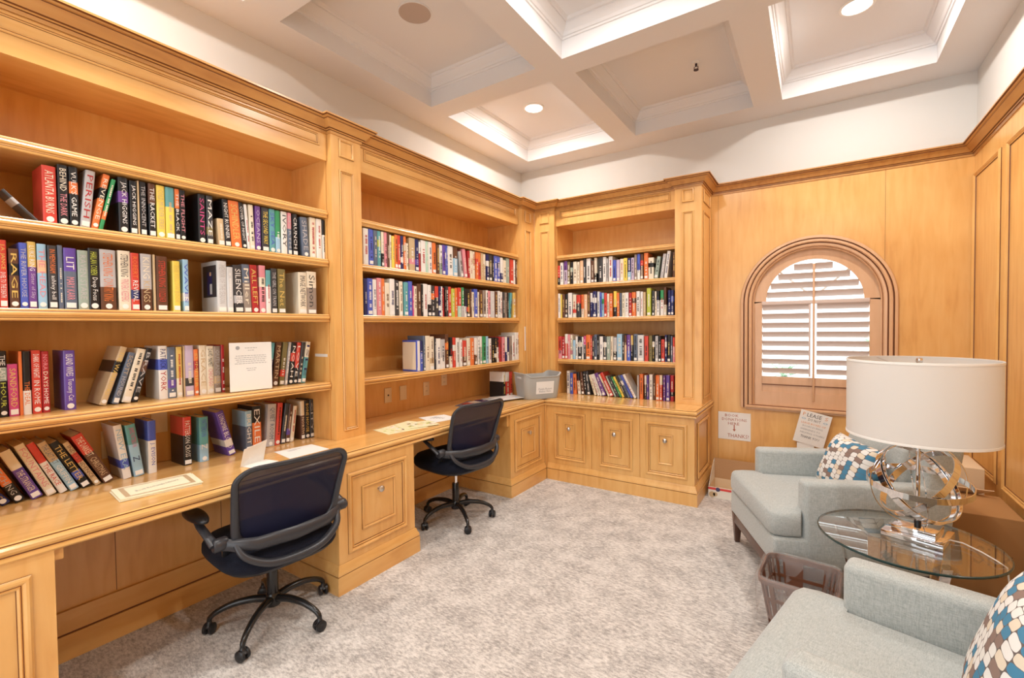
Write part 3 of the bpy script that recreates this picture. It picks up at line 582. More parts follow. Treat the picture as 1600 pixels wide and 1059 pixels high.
# spine position along the shelf, thickness, height, lean, cover colours, lettering (a star: among the smallest in view)
BOOKS={
'A1':[
 (-4.035,0.0097,0.131,-0.728,'charcoal','silver'),
 (-4.014,0.039,0.22,0,'red','','ATLANTA BURNS','cream'),
 (-3.97,0.03,0.235,0,'black','','BEHIND|THE DARK','cream|pink'),
 (-3.937,0.026,0.235,0,'black','orange',"VULK'S GAME",'white'),
 (-3.908,0.0299,0.235,0.097,'silver','','PERISH','crimson'),
 (-3.874,0.0216,0.235,0.189,'orange','black','REVENGE','cream'),
 (-3.851,0.0137,0.222,0.217,'green','orange'),
 (-3.783,0.034,0.235,0,'black','purple','JACK HIGGINS','white'),
 (-3.744,0.025,0.23,0,'black','','JACK HIGGINS','white'),
 (-3.717,0.006,0.235,0,'tan'),
 (-3.708,0.023,0.235,0,'black','','THE INNOCENT','silver'),
 (-3.677,0.026,0.235,0,'black','brown','THE RACKET','white'),
 (-3.647,0.031,0.235,0,'yellow','','COLD MURDER SERIES','tan'),
 (-3.613,0.034,0.235,0,'yellow','teal'),
 (-3.576,0.018,0.235,0,'black','orange','THE BLACK','white'),
 (-3.556,0.022,0.235,0,'black','','THE FLIGHT','pink'),
 (-3.48,0.031,0.235,0,'black','','SAINTS','magenta'),
 (-3.444,0.028,0.235,0,'charcoal','olive','MAZE','white'),
 (-3.392,0.029,0.134,-0.044,'tan'),
 (-3.361,0.0279,0.235,-0.054,'black','','NIGHT RUNNER','white'),
 (-3.33,0.0497,0.235,-0.064,'orange','','SCHINDLER','gold'),
 (-3.277,0.0209,0.235,-0.075,'black','','COVER OF NIGHT','white'),
 (-3.253,0.014,0.231,-0.069,'white'),
 (-3.238,0.024,0.234,-0.034,'cream'),
 (-3.211,0.028,0.235,0,'purple','','OCEANS','lilac'),
 (-3.177,0.038,0.235,0,'charcoal','','THE SECOND WAY','yellow'),
 (-3.136,0.032,0.235,0,'teal','','SKY SEA','blue'),
 (-3.102,0.026,0.233,0,'sky blue','green'),
 (-3.07,0.034,0.235,0,'white','','IVORY','charcoal'),
 (-3.032,0.022,0.235,0,'slate','pink','NORTH','silver'),
 (-3.004,0.03,0.235,0,'black','','CRUNCH','white'),
 (-2.944,0.0439,0.226,-0.062,'slate','','SHADE','silver'),
 (-2.897,0.039,0.235,0,'cream'),
 (-2.855,0.036,0.235,0,'white'),
 (-2.815,0.018,0.235,0,'white','black'),
],
'A2':[
 (-4.151,0.014,0.236,0,'brown'),
 (-4.135,0.021,0.247,0,'red','','J.A. JANCE|DUEL TO THE DEATH','gold|white'),
 (-4.109,0.025,0.219,0,'brown','black','RAGE','gold'),
 (-4.082,0.021,0.244,0,'blue','','THE RIVER HOUSE','silver'),
 (-4.06,0.022,0.251,0,'purple','gold','LUKE RING|Sister of Sky','white|lilac'),
 (-4.035,0.025,0.247,0,'sky blue','peach','THE HEAD','pink'),
 (-4.006,0.026,0.245,0,'charcoal','','IN MEMORIAM|ashley bell','orange|white'),
 (-3.978,0.014,0.249,0,'slate'),
 (-3.961,0.037,0.242,0,'slate','violet','LIT|MARY KARR','white|pink'),
 (-3.92,0.032,0.238,0,'sage','','RAVEN STARE','silver'),
 (-3.887,0.033,0.251,0,'black','','HARLAN COBEN|Deep Focus','lime|white'),
 (-3.851,0.051,0.251,0,'brown','silver','STEPHEN KING|COUNTRY KING','orange|orange'),
 (-3.791,0.041,0.254,0,'cream','','STEPHEN KING|FINDERS KEEPERS','charcoal|pink'),
 (-3.748,0.029,0.249,0,'red','navy','ROBERT|REVIVAL','orange|white'),
 (-3.713,0.039,0.25,0,'brown','silver','KING|KINGS','cream|tan'),
 (-3.668,0.008,0.251,0,'tan'),
 (-3.656,0.042,0.247,0,'brown','','STEPHEN KING 11/22/63','red'),
 (-3.593,0.029,0.232,0,'yellow','','THE YELLOW BOOK','gold'),
 (-3.551,0.022,0.244,0,'sky blue','white','WAVES','blue'),
 (-3.404,0.043,0.255,0,'pale grey','','MEMOIR OF THE SEASON','silver'),
 (-3.359,0.029,0.229,0,'pale grey'),
 (-3.323,0.0429,0.242,-0.028,'charcoal','silver','SILENCER','white'),
 (-3.277,0.038,0.25,-0.038,'taupe','slate','Miller','cream'),
 (-3.236,0.036,0.251,-0.044,'crimson','','ALL LEFT','gold'),
 (-3.197,0.032,0.254,0,'pink','cream'),
 (-3.162,0.026,0.232,0,'white','teal'),
 (-3.133,0.031,0.244,0,'charcoal','','THE GIRL ON TRAIN','silver'),
 (-3.096,0.043,0.245,0,'olive','','The Net','gold'),
 (-2.976,0.051,0.239,0,'cream','','IMAGE NETWORK','charcoal'),
 (-2.922,0.059,0.248,0,'taupe','cream','Simon','charcoal'),
],
'A3':[
 (-4.132,0.022,0.25,0,'black','sage','THE LAST|HOUR','white|lime'),
 (-4.107,0.027,0.199,-0.012,'magenta','','SANDFORD','gold'),
 (-4.079,0.009,0.247,0,'orange'),
 (-4.069,0.022,0.246,0,'white','black','JUSTICE|THE DEAL','black|orange'),
 (-4.044,0.026,0.249,0,'red','','DARK OF NIGHT|IN ROME','white|white'),
 (-4.016,0.021,0.244,0,'crimson','','NORA|DAYS|HOME','pink|cream|white'),
 (-3.952,0.035,0.244,0,'violet','','ISLAND WIVES|Tuscany Cat','white|white'),
 (-3.844,0.0238,0.26,0.312,'tan','black','THE WARRIORS','gold'),
 (-3.801,0.023,0.231,0.289,'slate','','SCOTT|HOUND','tan|silver'),
 (-3.767,0.0319,0.244,0.264,'cream'),
 (-3.731,0.0213,0.247,0.255,'black','brown','BRAVE','silver'),
 (-3.627,0.035,0.25,0,'white','blue','PATRICK|YORK','navy|crimson'),
 (-3.591,0.033,0.243,0,'slate','violet'),
 (-3.555,0.024,0.242,0,'cream','gold'),
 (-3.526,0.006,0.246,0,'tan'),
 (-3.519,0.037,0.248,0,'lilac','charcoal'),
 (-3.48,0.019,0.228,0,'orange','crimson','SUMMER','gold'),
 (-3.456,0.032,0.246,0,'cream','','GRACE','tan'),
 (-3.423,0.033,0.242,0,'cream','','DAVID MAMET|CHICAGO','charcoal|pink'),
 (-3.389,0.031,0.24,0,'taupe','tan','OUTLANDERS','silver'),
 (-3.355,0.015,0.245,0,'crimson'),
 (-3.117,0.0169,0.248,0.121,'navy','teal'),
 (-3.091,0.0328,0.249,0.12,'brown','','MARTIN','tan'),
 (-3.052,0.0287,0.248,0.132,'olive','red'),
 (-3.019,0.0159,0.248,0.133,'silver'),
 (-2.997,0.0268,0.244,0.13,'black','red','NOAH','white'),
 (-2.967,0.0238,0.244,0.139,'black','red','LOVE','white'),
 (-2.94,0.0218,0.245,0.15,'charcoal'),
 (-2.916,0.0276,0.247,0.165,'teal','cream','ISLE','navy'),
],
'A4':[
 (-4.126,0.0267,0.152,-0.581,'navy','orange','EVENTS','gold'),
 (-4.09,0.0292,0.213,-0.423,'black','orange','WATCHING','silver'),
 (-4.043,0.0323,0.225,-0.398,'violet','cream','THE STRANGER','cream'),
 (-3.999,0.0287,0.242,-0.384,'cream','','FOUNTAINS','pink'),
 (-3.961,0.0239,0.243,-0.402,'white','red','THE RACE','red'),
 (-3.928,0.0274,0.24,-0.418,'sky blue','tan','THE LAST ACT|GRIFFIN','slate|white'),
 (-3.89,0.0298,0.234,-0.441,'black','blue','THE LETTER','gold'),
 (-3.848,0.0197,0.229,-0.46,'tan','red','INDEPENDENCE','brown'),
 (-3.817,0.0362,0.251,-0.438,'brown','red','THE DARKEST|CHRISTMAS','cream|tan'),
 (-3.75,0.0297,0.251,-0.131,'white','blue','NEW ERA','sky blue'),
 (-3.71,0.0377,0.245,-0.126,'sky blue','teal','JAMES PATTERSON|Z','magenta|navy'),
 (-3.655,0.032,0.249,0,'white','blue','J. EVISON','blue'),
 (-3.51,0.036,0.242,0,'black','red','PATTERSON CROSS','white'),
 (-3.438,0.041,0.229,0,'sky blue','teal','PATTERSON|Z','blue|white'),
 (-3.3,0.0378,0.248,-0.244,'violet','white','LONGMIRE|BLOOD','white|white'),
 (-3.21,0.035,0.225,0,'slate','sky blue','BRIGHT','white'),
 (-3.172,0.048,0.247,0,'orange','black','EXILE','white'),
 (-3.099,0.0489,0.243,0.074,'silver','','QUIET ROOM','slate'),
 (-3.048,0.0298,0.243,0.103,'red'),
 (-3.013,0.0257,0.235,0.153,'charcoal'),
 (-2.983,0.0228,0.227,0.145,'brown','violet'),
 (-2.956,0.0238,0.213,0.135,'cream'),
 (-2.883,0.025,0.236,0,'brown','cream','NORTH','cream'),
 (-2.855,0.029,0.235,0,'black','','BONE HOUSE','gold'),
 (-2.822,0.025,0.237,0,'charcoal','','CITY','silver'),
],
'B1':[
 (-2.53,0.04,0.235,0,'white'),
 (-2.487,0.038,0.235,0,'blue'),
 (-2.446,0.03,0.235,0,'slate'),
 (-2.414,0.027,0.235,0,'teal','lime'),
 (-2.382,0.023,0.235,0,'black','cream'),
 (-2.357,0.025,0.235,0,'pink'),
 (-2.329,0.017,0.235,0,'brown'),
 (-2.31,0.016,0.226,0,'*cream'),
 (-2.291,0.027,0.221,0,'yellow'),
 (-2.262,0.025,0.235,0,'orange'),
 (-2.236,0.025,0.235,0,'red'),
 (-2.208,0.025,0.235,0,'navy','white'),
 (-2.181,0.024,0.235,0,'orange','tan'),
 (-2.156,0.021,0.19,0,'*cream'),
 (-2.125,0.056,0.235,0,'tan','pink'),
 (-2.067,0.036,0.235,0,'navy','violet'),
 (-2.03,0.019,0.218,0,'*crimson','white'),
 (-2.007,0.049,0.235,0,'white'),
 (-1.957,0.026,0.235,0,'mint'),
 (-1.93,0.04,0.235,0,'white'),
 (-1.886,0.04,0.235,0,'orange'),
 (-1.838,0.03,0.226,0,'brown'),
 (-1.806,0.033,0.229,0,'sage','white'),
 (-1.772,0.0344,0.235,0,'violet'),
 (-1.737,0.008,0.235,0,'*blue','white'),
 (-1.7284,0.019,0.235,0,'*blue'),
 (-1.708,0.061,0.235,0,'white'),
 (-1.643,0.053,0.235,0,'sky blue','brown'),
 (-1.544,0.0326,0.211,-0.16,'silver'),
 (-1.501,0.0397,0.235,-0.114,'pink'),
 (-1.457,0.029,0.23,0,'crimson'),
 (-1.426,0.033,0.235,0,'cream'),
 (-1.392,0.033,0.232,0,'cream','tan'),
 (-1.345,0.0335,0.235,0,'orange','red'),
 (-1.3105,0.0335,0.235,0,'red','orange'),
 (-1.272,0.0325,0.235,0,'tan'),
 (-1.2385,0.0325,0.231,0,'*tan','cream'),
 (-1.192,0.037,0.235,0,'navy','white'),
 (-1.151,0.042,0.235,0,'charcoal','olive'),
 (-1.105,0.024,0.235,0,'*black'),
 (-1.076,0.047,0.235,0,'blue'),
 (-1.028,0.047,0.235,0,'blue','navy'),
 (-0.975,0.045,0.23,0,'navy','white'),
 (-0.927,0.047,0.213,0,'cream'),
 (-0.877,0.054,0.235,0,'sage'),
 (-0.812,0.061,0.235,0,'red'),
 (-0.749,0.027,0.235,0,'*white'),
 (-0.716,0.027,0.235,0,'*brown'),
],
'B2':[
 (-2.533,0.027,0.236,0,'navy'),
 (-2.505,0.042,0.242,0,'blue'),
 (-2.461,0.031,0.238,0,'white'),
 (-2.425,0.038,0.251,0,'pink'),
 (-2.386,0.025,0.25,0,'orange'),
 (-2.358,0.042,0.224,0,'cream'),
 (-2.314,0.044,0.254,0,'white'),
 (-2.268,0.036,0.248,0,'charcoal'),
 (-2.229,0.034,0.243,0,'cream'),
 (-2.184,0.041,0.241,0,'teal'),
 (-2.141,0.039,0.25,0,'blue'),
 (-2.1,0.012,0.222,0,'*magenta'),
 (-2.086,0.029,0.219,0,'cream'),
 (-2.054,0.041,0.238,0,'brown'),
 (-2.01,0.017,0.237,0,'*black'),
 (-1.99,0.045,0.243,0,'white'),
 (-1.942,0.037,0.238,0,'black','white'),
 (-1.902,0.034,0.236,0,'charcoal','orange'),
 (-1.862,0.038,0.235,0,'charcoal','red'),
 (-1.818,0.0244,0.236,0,'navy','white'),
 (-1.793,0.0144,0.237,0,'*white'),
 (-1.778,0.019,0.227,0,'*crimson'),
 (-1.746,0.008,0.243,0,'*black'),
 (-1.7374,0.0278,0.241,0,'charcoal'),
 (-1.709,0.034,0.241,0,'red'),
 (-1.671,0.041,0.228,0,'lime'),
 (-1.628,0.03,0.235,0,'orange'),
 (-1.591,0.043,0.24,0,'mint','red'),
 (-1.545,0.033,0.245,0,'silver','green'),
 (-1.508,0.03,0.238,0,'white','black'),
 (-1.475,0.038,0.236,0,'black','red'),
 (-1.433,0.023,0.238,0,'*brown'),
 (-1.407,0.031,0.216,0,'*cream'),
 (-1.374,0.046,0.243,0,'blue'),
 (-1.325,0.02,0.22,0,'*cream'),
 (-1.301,0.045,0.24,0,'brown'),
 (-1.252,0.046,0.24,0,'taupe'),
 (-1.204,0.03,0.243,0,'*white'),
 (-1.173,0.034,0.24,0,'pink'),
 (-1.134,0.061,0.24,0,'pale grey'),
 (-1.069,0.04,0.241,0,'brown'),
 (-1.02,0.0355,0.248,0,'white'),
 (-0.9835,0.0355,0.241,0,'*white','silver'),
 (-0.942,0.032,0.243,0,'*charcoal'),
 (-0.905,0.033,0.24,0,'*taupe'),
 (-0.869,0.024,0.241,0,'*black'),
 (-0.841,0.0367,0.242,0.119,'*teal'),
 (-0.77,0.05,0.248,0,'gold','tan'),
],
'B3':[
 (-2.068,0.031,0.233,0,'blue'),
 (-2.036,0.031,0.226,0,'blue','navy'),
 (-1.997,0.018,0.264,0,'slate'),
 (-1.975,0.0455,0.263,0,'cream'),
 (-1.9285,0.0455,0.256,0,'cream','tan'),
 (-1.875,0.014,0.241,0,'*charcoal'),
 (-1.857,0.0495,0.239,0,'white'),
 (-1.8065,0.0495,0.232,0,'white','silver'),
 (-1.751,0.036,0.27,0,'brown','orange'),
 (-1.702,0.033,0.245,0,'cream','black'),
 (-1.662,0.034,0.244,0,'red','white'),
 (-1.624,0.043,0.239,0,'white'),
 (-1.574,0.032,0.224,0,'white'),
 (-1.539,0.05,0.214,0,'brown','red'),
 (-1.482,0.044,0.235,0,'cream'),
 (-1.434,0.048,0.234,0,'orange'),
 (-1.379,0.038,0.233,0,'brown','white'),
 (-1.333,0.023,0.236,0,'*white'),
 (-1.305,0.034,0.245,0,'sage','white'),
 (-1.268,0.053,0.244,0,'green'),
 (-1.21,0.032,0.243,0,'*sky blue'),
 (-1.171,0.038,0.223,0,'white'),
 (-1.128,0.037,0.231,0,'black'),
 (-1.083,0.0335,0.23,0,'*black','white'),
 (-1.0485,0.0335,0.223,0,'*white','black'),
 (-1.008,0.038,0.234,0,'*crimson'),
 (-0.961,0.045,0.232,0,'pink'),
 (-0.907,0.0315,0.231,0,'*navy','white'),
 (-0.8745,0.0315,0.224,0,'*white','navy'),
 (-0.833,0.038,0.235,0,'*taupe'),
 (-0.79,0.043,0.244,0,'white'),
 (-0.738,0.0435,0.27,0,'white'),
 (-0.6935,0.0175,0.27,0,'*white','silver'),
],
'B4':[
 (-0.889,0.048,0.246,0,'black','white'),
 (-0.834,0.057,0.241,0,'red','white'),
 (-0.77,0.05,0.238,0,'red'),
],
'C1':[
 (0.658,0.025,0.194,0,'*black','red'),
 (0.685,0.034,0.223,0,'white'),
 (0.728,0.036,0.231,0,'lilac','purple'),
 (0.765,0.029,0.224,0,'olive'),
 (0.797,0.026,0.218,0,'*black','sage'),
 (0.829,0.039,0.218,0,'cream'),
 (0.872,0.024,0.214,0,'*cream'),
 (0.902,0.034,0.224,0,'peach'),
 (0.938,0.024,0.235,0,'*charcoal'),
 (0.97,0.042,0.235,0,'white'),
 (1.016,0.033,0.21,0,'brown'),
 (1.052,0.026,0.235,0,'black','cream'),
 (1.094,0.04,0.235,0,'charcoal'),
 (1.139,0.032,0.235,0,'white'),
 (1.175,0.015,0.219,0,'*silver'),
 (1.197,0.037,0.235,0,'white'),
 (1.238,0.031,0.198,0,'blue'),
 (1.273,0.031,0.198,0,'lilac'),
 (1.308,0.033,0.203,0,'cream'),
 (1.342,0.034,0.207,0,'yellow'),
 (1.38,0.03,0.203,0,'sky blue','navy'),
 (1.414,0.026,0.204,0,'lilac'),
 (1.444,0.022,0.23,0,'taupe'),
 (1.47,0.026,0.231,0,'white','blue'),
 (1.499,0.026,0.229,0,'brown','red'),
 (1.532,0.036,0.235,0,'orange'),
 (1.572,0.046,0.189,0,'cream','black'),
 (1.623,0.0307,0.193,0.144,'sage'),
 (1.675,0.0277,0.212,0.136,'silver'),
 (1.71,0.0268,0.233,0.128,'white'),
 (1.785,0.017,0.219,0,'*brown'),
],
'C2':[
 (0.658,0.027,0.244,0,'*white'),
 (0.688,0.015,0.234,0,'*yellow'),
 (0.707,0.027,0.237,0,'*brown'),
 (0.737,0.028,0.236,0,'black','brown'),
 (0.77,0.043,0.246,0,'white'),
 (0.822,0.035,0.227,0,'cream','red'),
 (0.861,0.043,0.221,0,'charcoal','red'),
 (0.913,0.025,0.223,0,'*cream','orange'),
 (0.942,0.034,0.222,0,'peach'),
 (0.98,0.025,0.247,0,'brown'),
 (1.009,0.021,0.234,0,'*navy','white'),
 (1.034,0.037,0.248,0,'navy','white'),
 (1.08,0.024,0.242,0,'pale grey'),
 (1.106,0.018,0.233,0,'*blue'),
 (1.126,0.021,0.228,0,'*sky blue','green'),
 (1.15,0.026,0.227,0,'red'),
 (1.179,0.021,0.218,0,'*cream'),
 (1.203,0.029,0.22,0,'orange'),
 (1.244,0.029,0.237,0,'black','yellow'),
 (1.275,0.023,0.221,0,'*orange'),
 (1.302,0.019,0.219,0,'*slate'),
 (1.325,0.027,0.218,0,'cream'),
 (1.354,0.032,0.22,0,'white'),
 (1.39,0.026,0.215,0,'crimson'),
 (1.419,0.035,0.22,0,'orange','brown'),
 (1.461,0.03,0.226,0,'white'),
 (1.498,0.022,0.22,0,'*white'),
 (1.524,0.021,0.215,0,'*tan'),
 (1.556,0.036,0.249,0,'lime'),
 (1.603,0.021,0.225,0,'charcoal'),
 (1.628,0.014,0.217,0,'*cream'),
 (1.644,0.023,0.22,0,'white','black'),
 (1.677,0.028,0.225,0,'white','green'),
 (1.707,0.022,0.248,0,'cream','brown'),
 (1.743,0.022,0.221,0,'navy'),
 (1.767,0.024,0.22,0,'navy','blue'),
],
'C3':[
 (0.658,0.037,0.224,0,'pink','red'),
 (0.699,0.031,0.22,0,'crimson'),
 (0.732,0.03,0.248,0,'red','white'),
 (0.764,0.024,0.244,0,'*pink'),
 (0.791,0.023,0.24,0,'*cream','pink'),
 (0.819,0.026,0.188,0,'*sky blue'),
 (0.849,0.022,0.224,0,'*white'),
 (0.875,0.039,0.224,0,'black','cream'),
 (0.916,0.016,0.22,0,'*white'),
 (0.935,0.023,0.228,0,'*charcoal','magenta'),
 (0.96,0.046,0.24,0,'orange'),
 (1.009,0.014,0.228,0,'*red'),
 (1.027,0.017,0.232,0,'*charcoal'),
 (1.046,0.027,0.243,0,'slate'),
 (1.075,0.022,0.236,0,'*black'),
 (1.101,0.033,0.224,0,'white'),
 (1.138,0.032,0.224,0,'charcoal','white'),
 (1.172,0.034,0.224,0,'sage'),
 (1.21,0.024,0.225,0,'*cream'),
 (1.237,0.034,0.217,0,'black','silver'),
 (1.274,0.049,0.247,0,'sky blue'),
 (1.327,0.016,0.243,0,'*charcoal'),
 (1.346,0.019,0.236,0,'*peach','brown'),
 (1.369,0.034,0.24,0,'blue','purple'),
 (1.407,0.019,0.236,0,'*black','gold'),
 (1.433,0.034,0.247,0,'slate'),
 (1.47,0.056,0.239,0,'pale grey'),
 (1.533,0.034,0.229,0,'red'),
 (1.573,0.029,0.232,0,'olive'),
 (1.605,0.018,0.239,0,'*black','white'),
 (1.63,0.025,0.229,0,'silver'),
 (1.659,0.021,0.229,0,'black'),
 (1.683,0.028,0.2,0,'red'),
 (1.715,0.017,0.239,0,'*navy','white'),
 (1.735,0.028,0.236,0,'black'),
 (1.766,0.014,0.229,0,'*slate'),
 (1.783,0.017,0.218,0,'*pink','red'),
],
'C4':[
 (0.727,0.031,0.229,0,'white'),
 (0.763,0.031,0.21,0,'*blue'),
 (0.798,0.0359,0.202,-0.017,'orange'),
 (0.851,0.0299,0.217,-0.092,'cream','black'),
 (0.89,0.0298,0.223,-0.107,'brown'),
 (0.925,0.0229,0.232,-0.103,'*black'),
 (0.952,0.0318,0.233,-0.117,'charcoal'),
 (1.024,0.0238,0.205,-0.3,'*cream'),
 (1.059,0.0187,0.214,-0.344,'*white'),
 (1.084,0.0189,0.222,-0.364,'*white'),
 (1.111,0.0352,0.229,-0.39,'purple'),
 (1.166,0.0162,0.227,-0.452,'*cream'),
 (1.19,0.0322,0.243,-0.462,'red'),
 (1.232,0.0162,0.214,-0.451,'*sage'),
 (1.254,0.0242,0.21,-0.455,'*charcoal'),
 (1.285,0.0179,0.208,-0.457,'*green'),
 (1.309,0.0205,0.21,-0.468,'*yellow'),
 (1.336,0.0171,0.219,-0.45,'*charcoal'),
 (1.361,0.0224,0.228,-0.456,'*slate','white'),
 (1.39,0.0205,0.231,-0.469,'*blue'),
 (1.42,0.0222,0.242,-0.478,'white'),
 (1.45,0.015,0.219,0,'*silver'),
 (1.473,0.03,0.231,0,'orange'),
 (1.518,0.018,0.222,0,'*charcoal','white'),
 (1.54,0.014,0.223,0,'*violet'),
 (1.562,0.029,0.232,0,'white'),
 (1.598,0.018,0.222,0,'*brown'),
 (1.62,0.032,0.227,0,'orange'),
 (1.655,0.022,0.229,0,'red','cream'),
 (1.687,0.018,0.227,0,'*purple'),
 (1.712,0.031,0.232,0,'violet'),
 (1.75,0.028,0.233,0,'crimson','black'),
],
}

# ------------------------------------------------------------------ books
PAL = {'charcoal': (.045, .045, .05), 'silver': (.48, .46, .46), 'red': (.62, .06, .04), 'cream': (.78, .69, .54), 'black': (.012, .012, .014), 'pink': (.72, .27, .31), 'orange': (.76, .19, .05),
       'white': (.80, .77, .73), 'crimson': (.42, .025, .03), 'green': (.04, .30, .11), 'purple': (.16, .06, .28), 'tan': (.58, .42, .24), 'brown': (.12, .05, .028), 'yellow': (.82, .62, .10), 'teal': (.12, .36, .38),
       'magenta': (.58, .07, .22), 'olive': (.20, .16, .06), 'gold': (.70, .48, .13), 'lilac': (.55, .45, .60), 'sky blue': (.33, .54, .70), 'blue': (.08, .12, .52), 'slate': (.12, .15, .21), 'sage': (.33, .40, .34),
       'lime': (.50, .55, .08), 'peach': (.80, .50, .30), 'navy': (.02, .025, .12), 'violet': (.13, .07, .36), 'pale grey': (.62, .62, .62), 'taupe': (.30, .24, .20), 'mint': (.45, .66, .54)}
CM = {k: plain(k.replace(' ', '_')+'_cover', v, .32, spec=.45) for k, v in PAL.items()}
ROWS = {'A1': ('A', .36, 1.855), 'A2': ('A', .36, 1.525), 'A3': ('A', .27, 1.115), 'A4': ('A', .205, .762), 'B1': ('B', .378, 1.855), 'B2': ('B', .378, 1.525), 'B3': ('B', .378, 1.115), 'B4': ('B', .33, .762),
        'C1': ('C', -.375, 1.855), 'C2': ('C', -.375, 1.525), 'C3': ('C', -.375, 1.115), 'C4': ('C', -.33, .762)}
RN = {'1': 'top row', '2': 'second row', '3': 'third row', '4': 'worktop row'}
BN = {'A': 'near bay', 'B': 'corner bay', 'C': 'window bay'}
rb = random.Random(11)
def book_mesh(m, t, h, d, c2, base, style, pg=0, lab=False):
    """spine on y = 0 facing -y, thickness along +x, depth along +y. base: material slot of the cover; base+1 second; pg pages"""
    ov = .003; cv = min(.0022, t*.12); rd = min(.004, t*.2)
    sp = [(0, rd), (t*.12, rd*.35), (t*.3, 0), (t*.7, 0), (t*.88, rd*.35), (t, rd)]
    # spine + boards as one wrapped shell
    out = [(0, d)] + sp + [(t, d)]
    inn = [(cv, d), (cv, rd+cv), (t-cv, rd+cv), (t-cv, d)]
    prof = out + inn[::-1]
    n = len(prof)
    # bands along the spine height
    cuts = [0]
    if c2:
        cuts += {0: [.62], 1: [.38], 2: [.2, .36], 3: [.55, .75]}[style]
    cuts.append(1)
    z = 0; tog = 0
    if c2 and len(cuts) > 2:
        for a, b in zip(cuts, cuts[1:]):
            m.loft([[(x, y, a*h) for x, y in prof], [(x, y, b*h) for x, y in prof]], m=base+tog, cap=False); tog ^= 1
    else: m.loft([[(x, y, 0) for x, y in prof], [(x, y, h) for x, y in prof]], m=base, cap=False)
    for zz in (0, h):       # board and spine edges
        m.quad([(x, y, zz) for x, y in ((0, d), (0, rd), (cv, rd+cv), (cv, d))], base)
        m.quad([(x, y, zz) for x, y in ((t, d), (t-cv, d), (t-cv, rd+cv), (t, rd))], base)
        m.quad([(x, y, zz) for x, y in (*sp, (t-cv, rd+cv), (cv, rd+cv))], base)
    m.box(cv, t-cv, rd+cv, d-ov, ov, h-ov, pg)
def glyphs(m, t, h, mt, r):
    """small printed marks running down the spine of a distant book"""
    a = r.uniform(.12, .3)*h; b = r.uniform(.62, .93)*h; w = t*r.uniform(.3, .5); x0 = (t-w)/2; z = b
    while z > a:
        l = r.uniform(.003, .007); q = r.random()
        if q < .86: m.quad([(x0+w*r.uniform(0, .25), -.0003, z-l), (x0+w, -.0003, z-l), (x0+w, -.0003, z), (x0+w*r.uniform(0, .3), -.0003, z)], mt)
        z -= l+.0022+(.006 if q > .8 else 0)
def place_book(o, bay, xs, z, y0, t, h, th):
    piv = Matrix.Translation((t, 0, 0)) @ Matrix.Rotation(th, 4, 'Y') @ Matrix.Translation((-t, 0, 0)) if th > 0 else Matrix.Rotation(th, 4, 'Y')
    base = y0
    if th > 0: base = y0 + t*math.cos(th) - t
    if bay == 'C': mt = Matrix.Translation((base, xs, z+.0004)) @ piv
    else: mt = Matrix.Translation((xs, base, z+.0004)) @ Matrix.Rotation(R(90), 4, 'Z') @ piv
    o.matrix_world = mt
def adj(t, h): return 'thick' if t > .036 else ('slim' if t < .018 else '')
stuff = M(); stuff_m = [PAGES]+list(CM.values()); stuff_i = {k: i+1 for i, k in enumerate(CM)}
used = {}; todo = []
LETTER_C = {'white': ['black', 'navy', 'crimson'], 'cream': ['brown', 'crimson', 'black'], 'black': ['white', 'gold', 'silver', 'cream'], 'navy': ['white', 'silver'], 'brown': ['cream', 'gold'], 'charcoal': ['white', 'cream'], 'yellow': ['tan', 'black']}
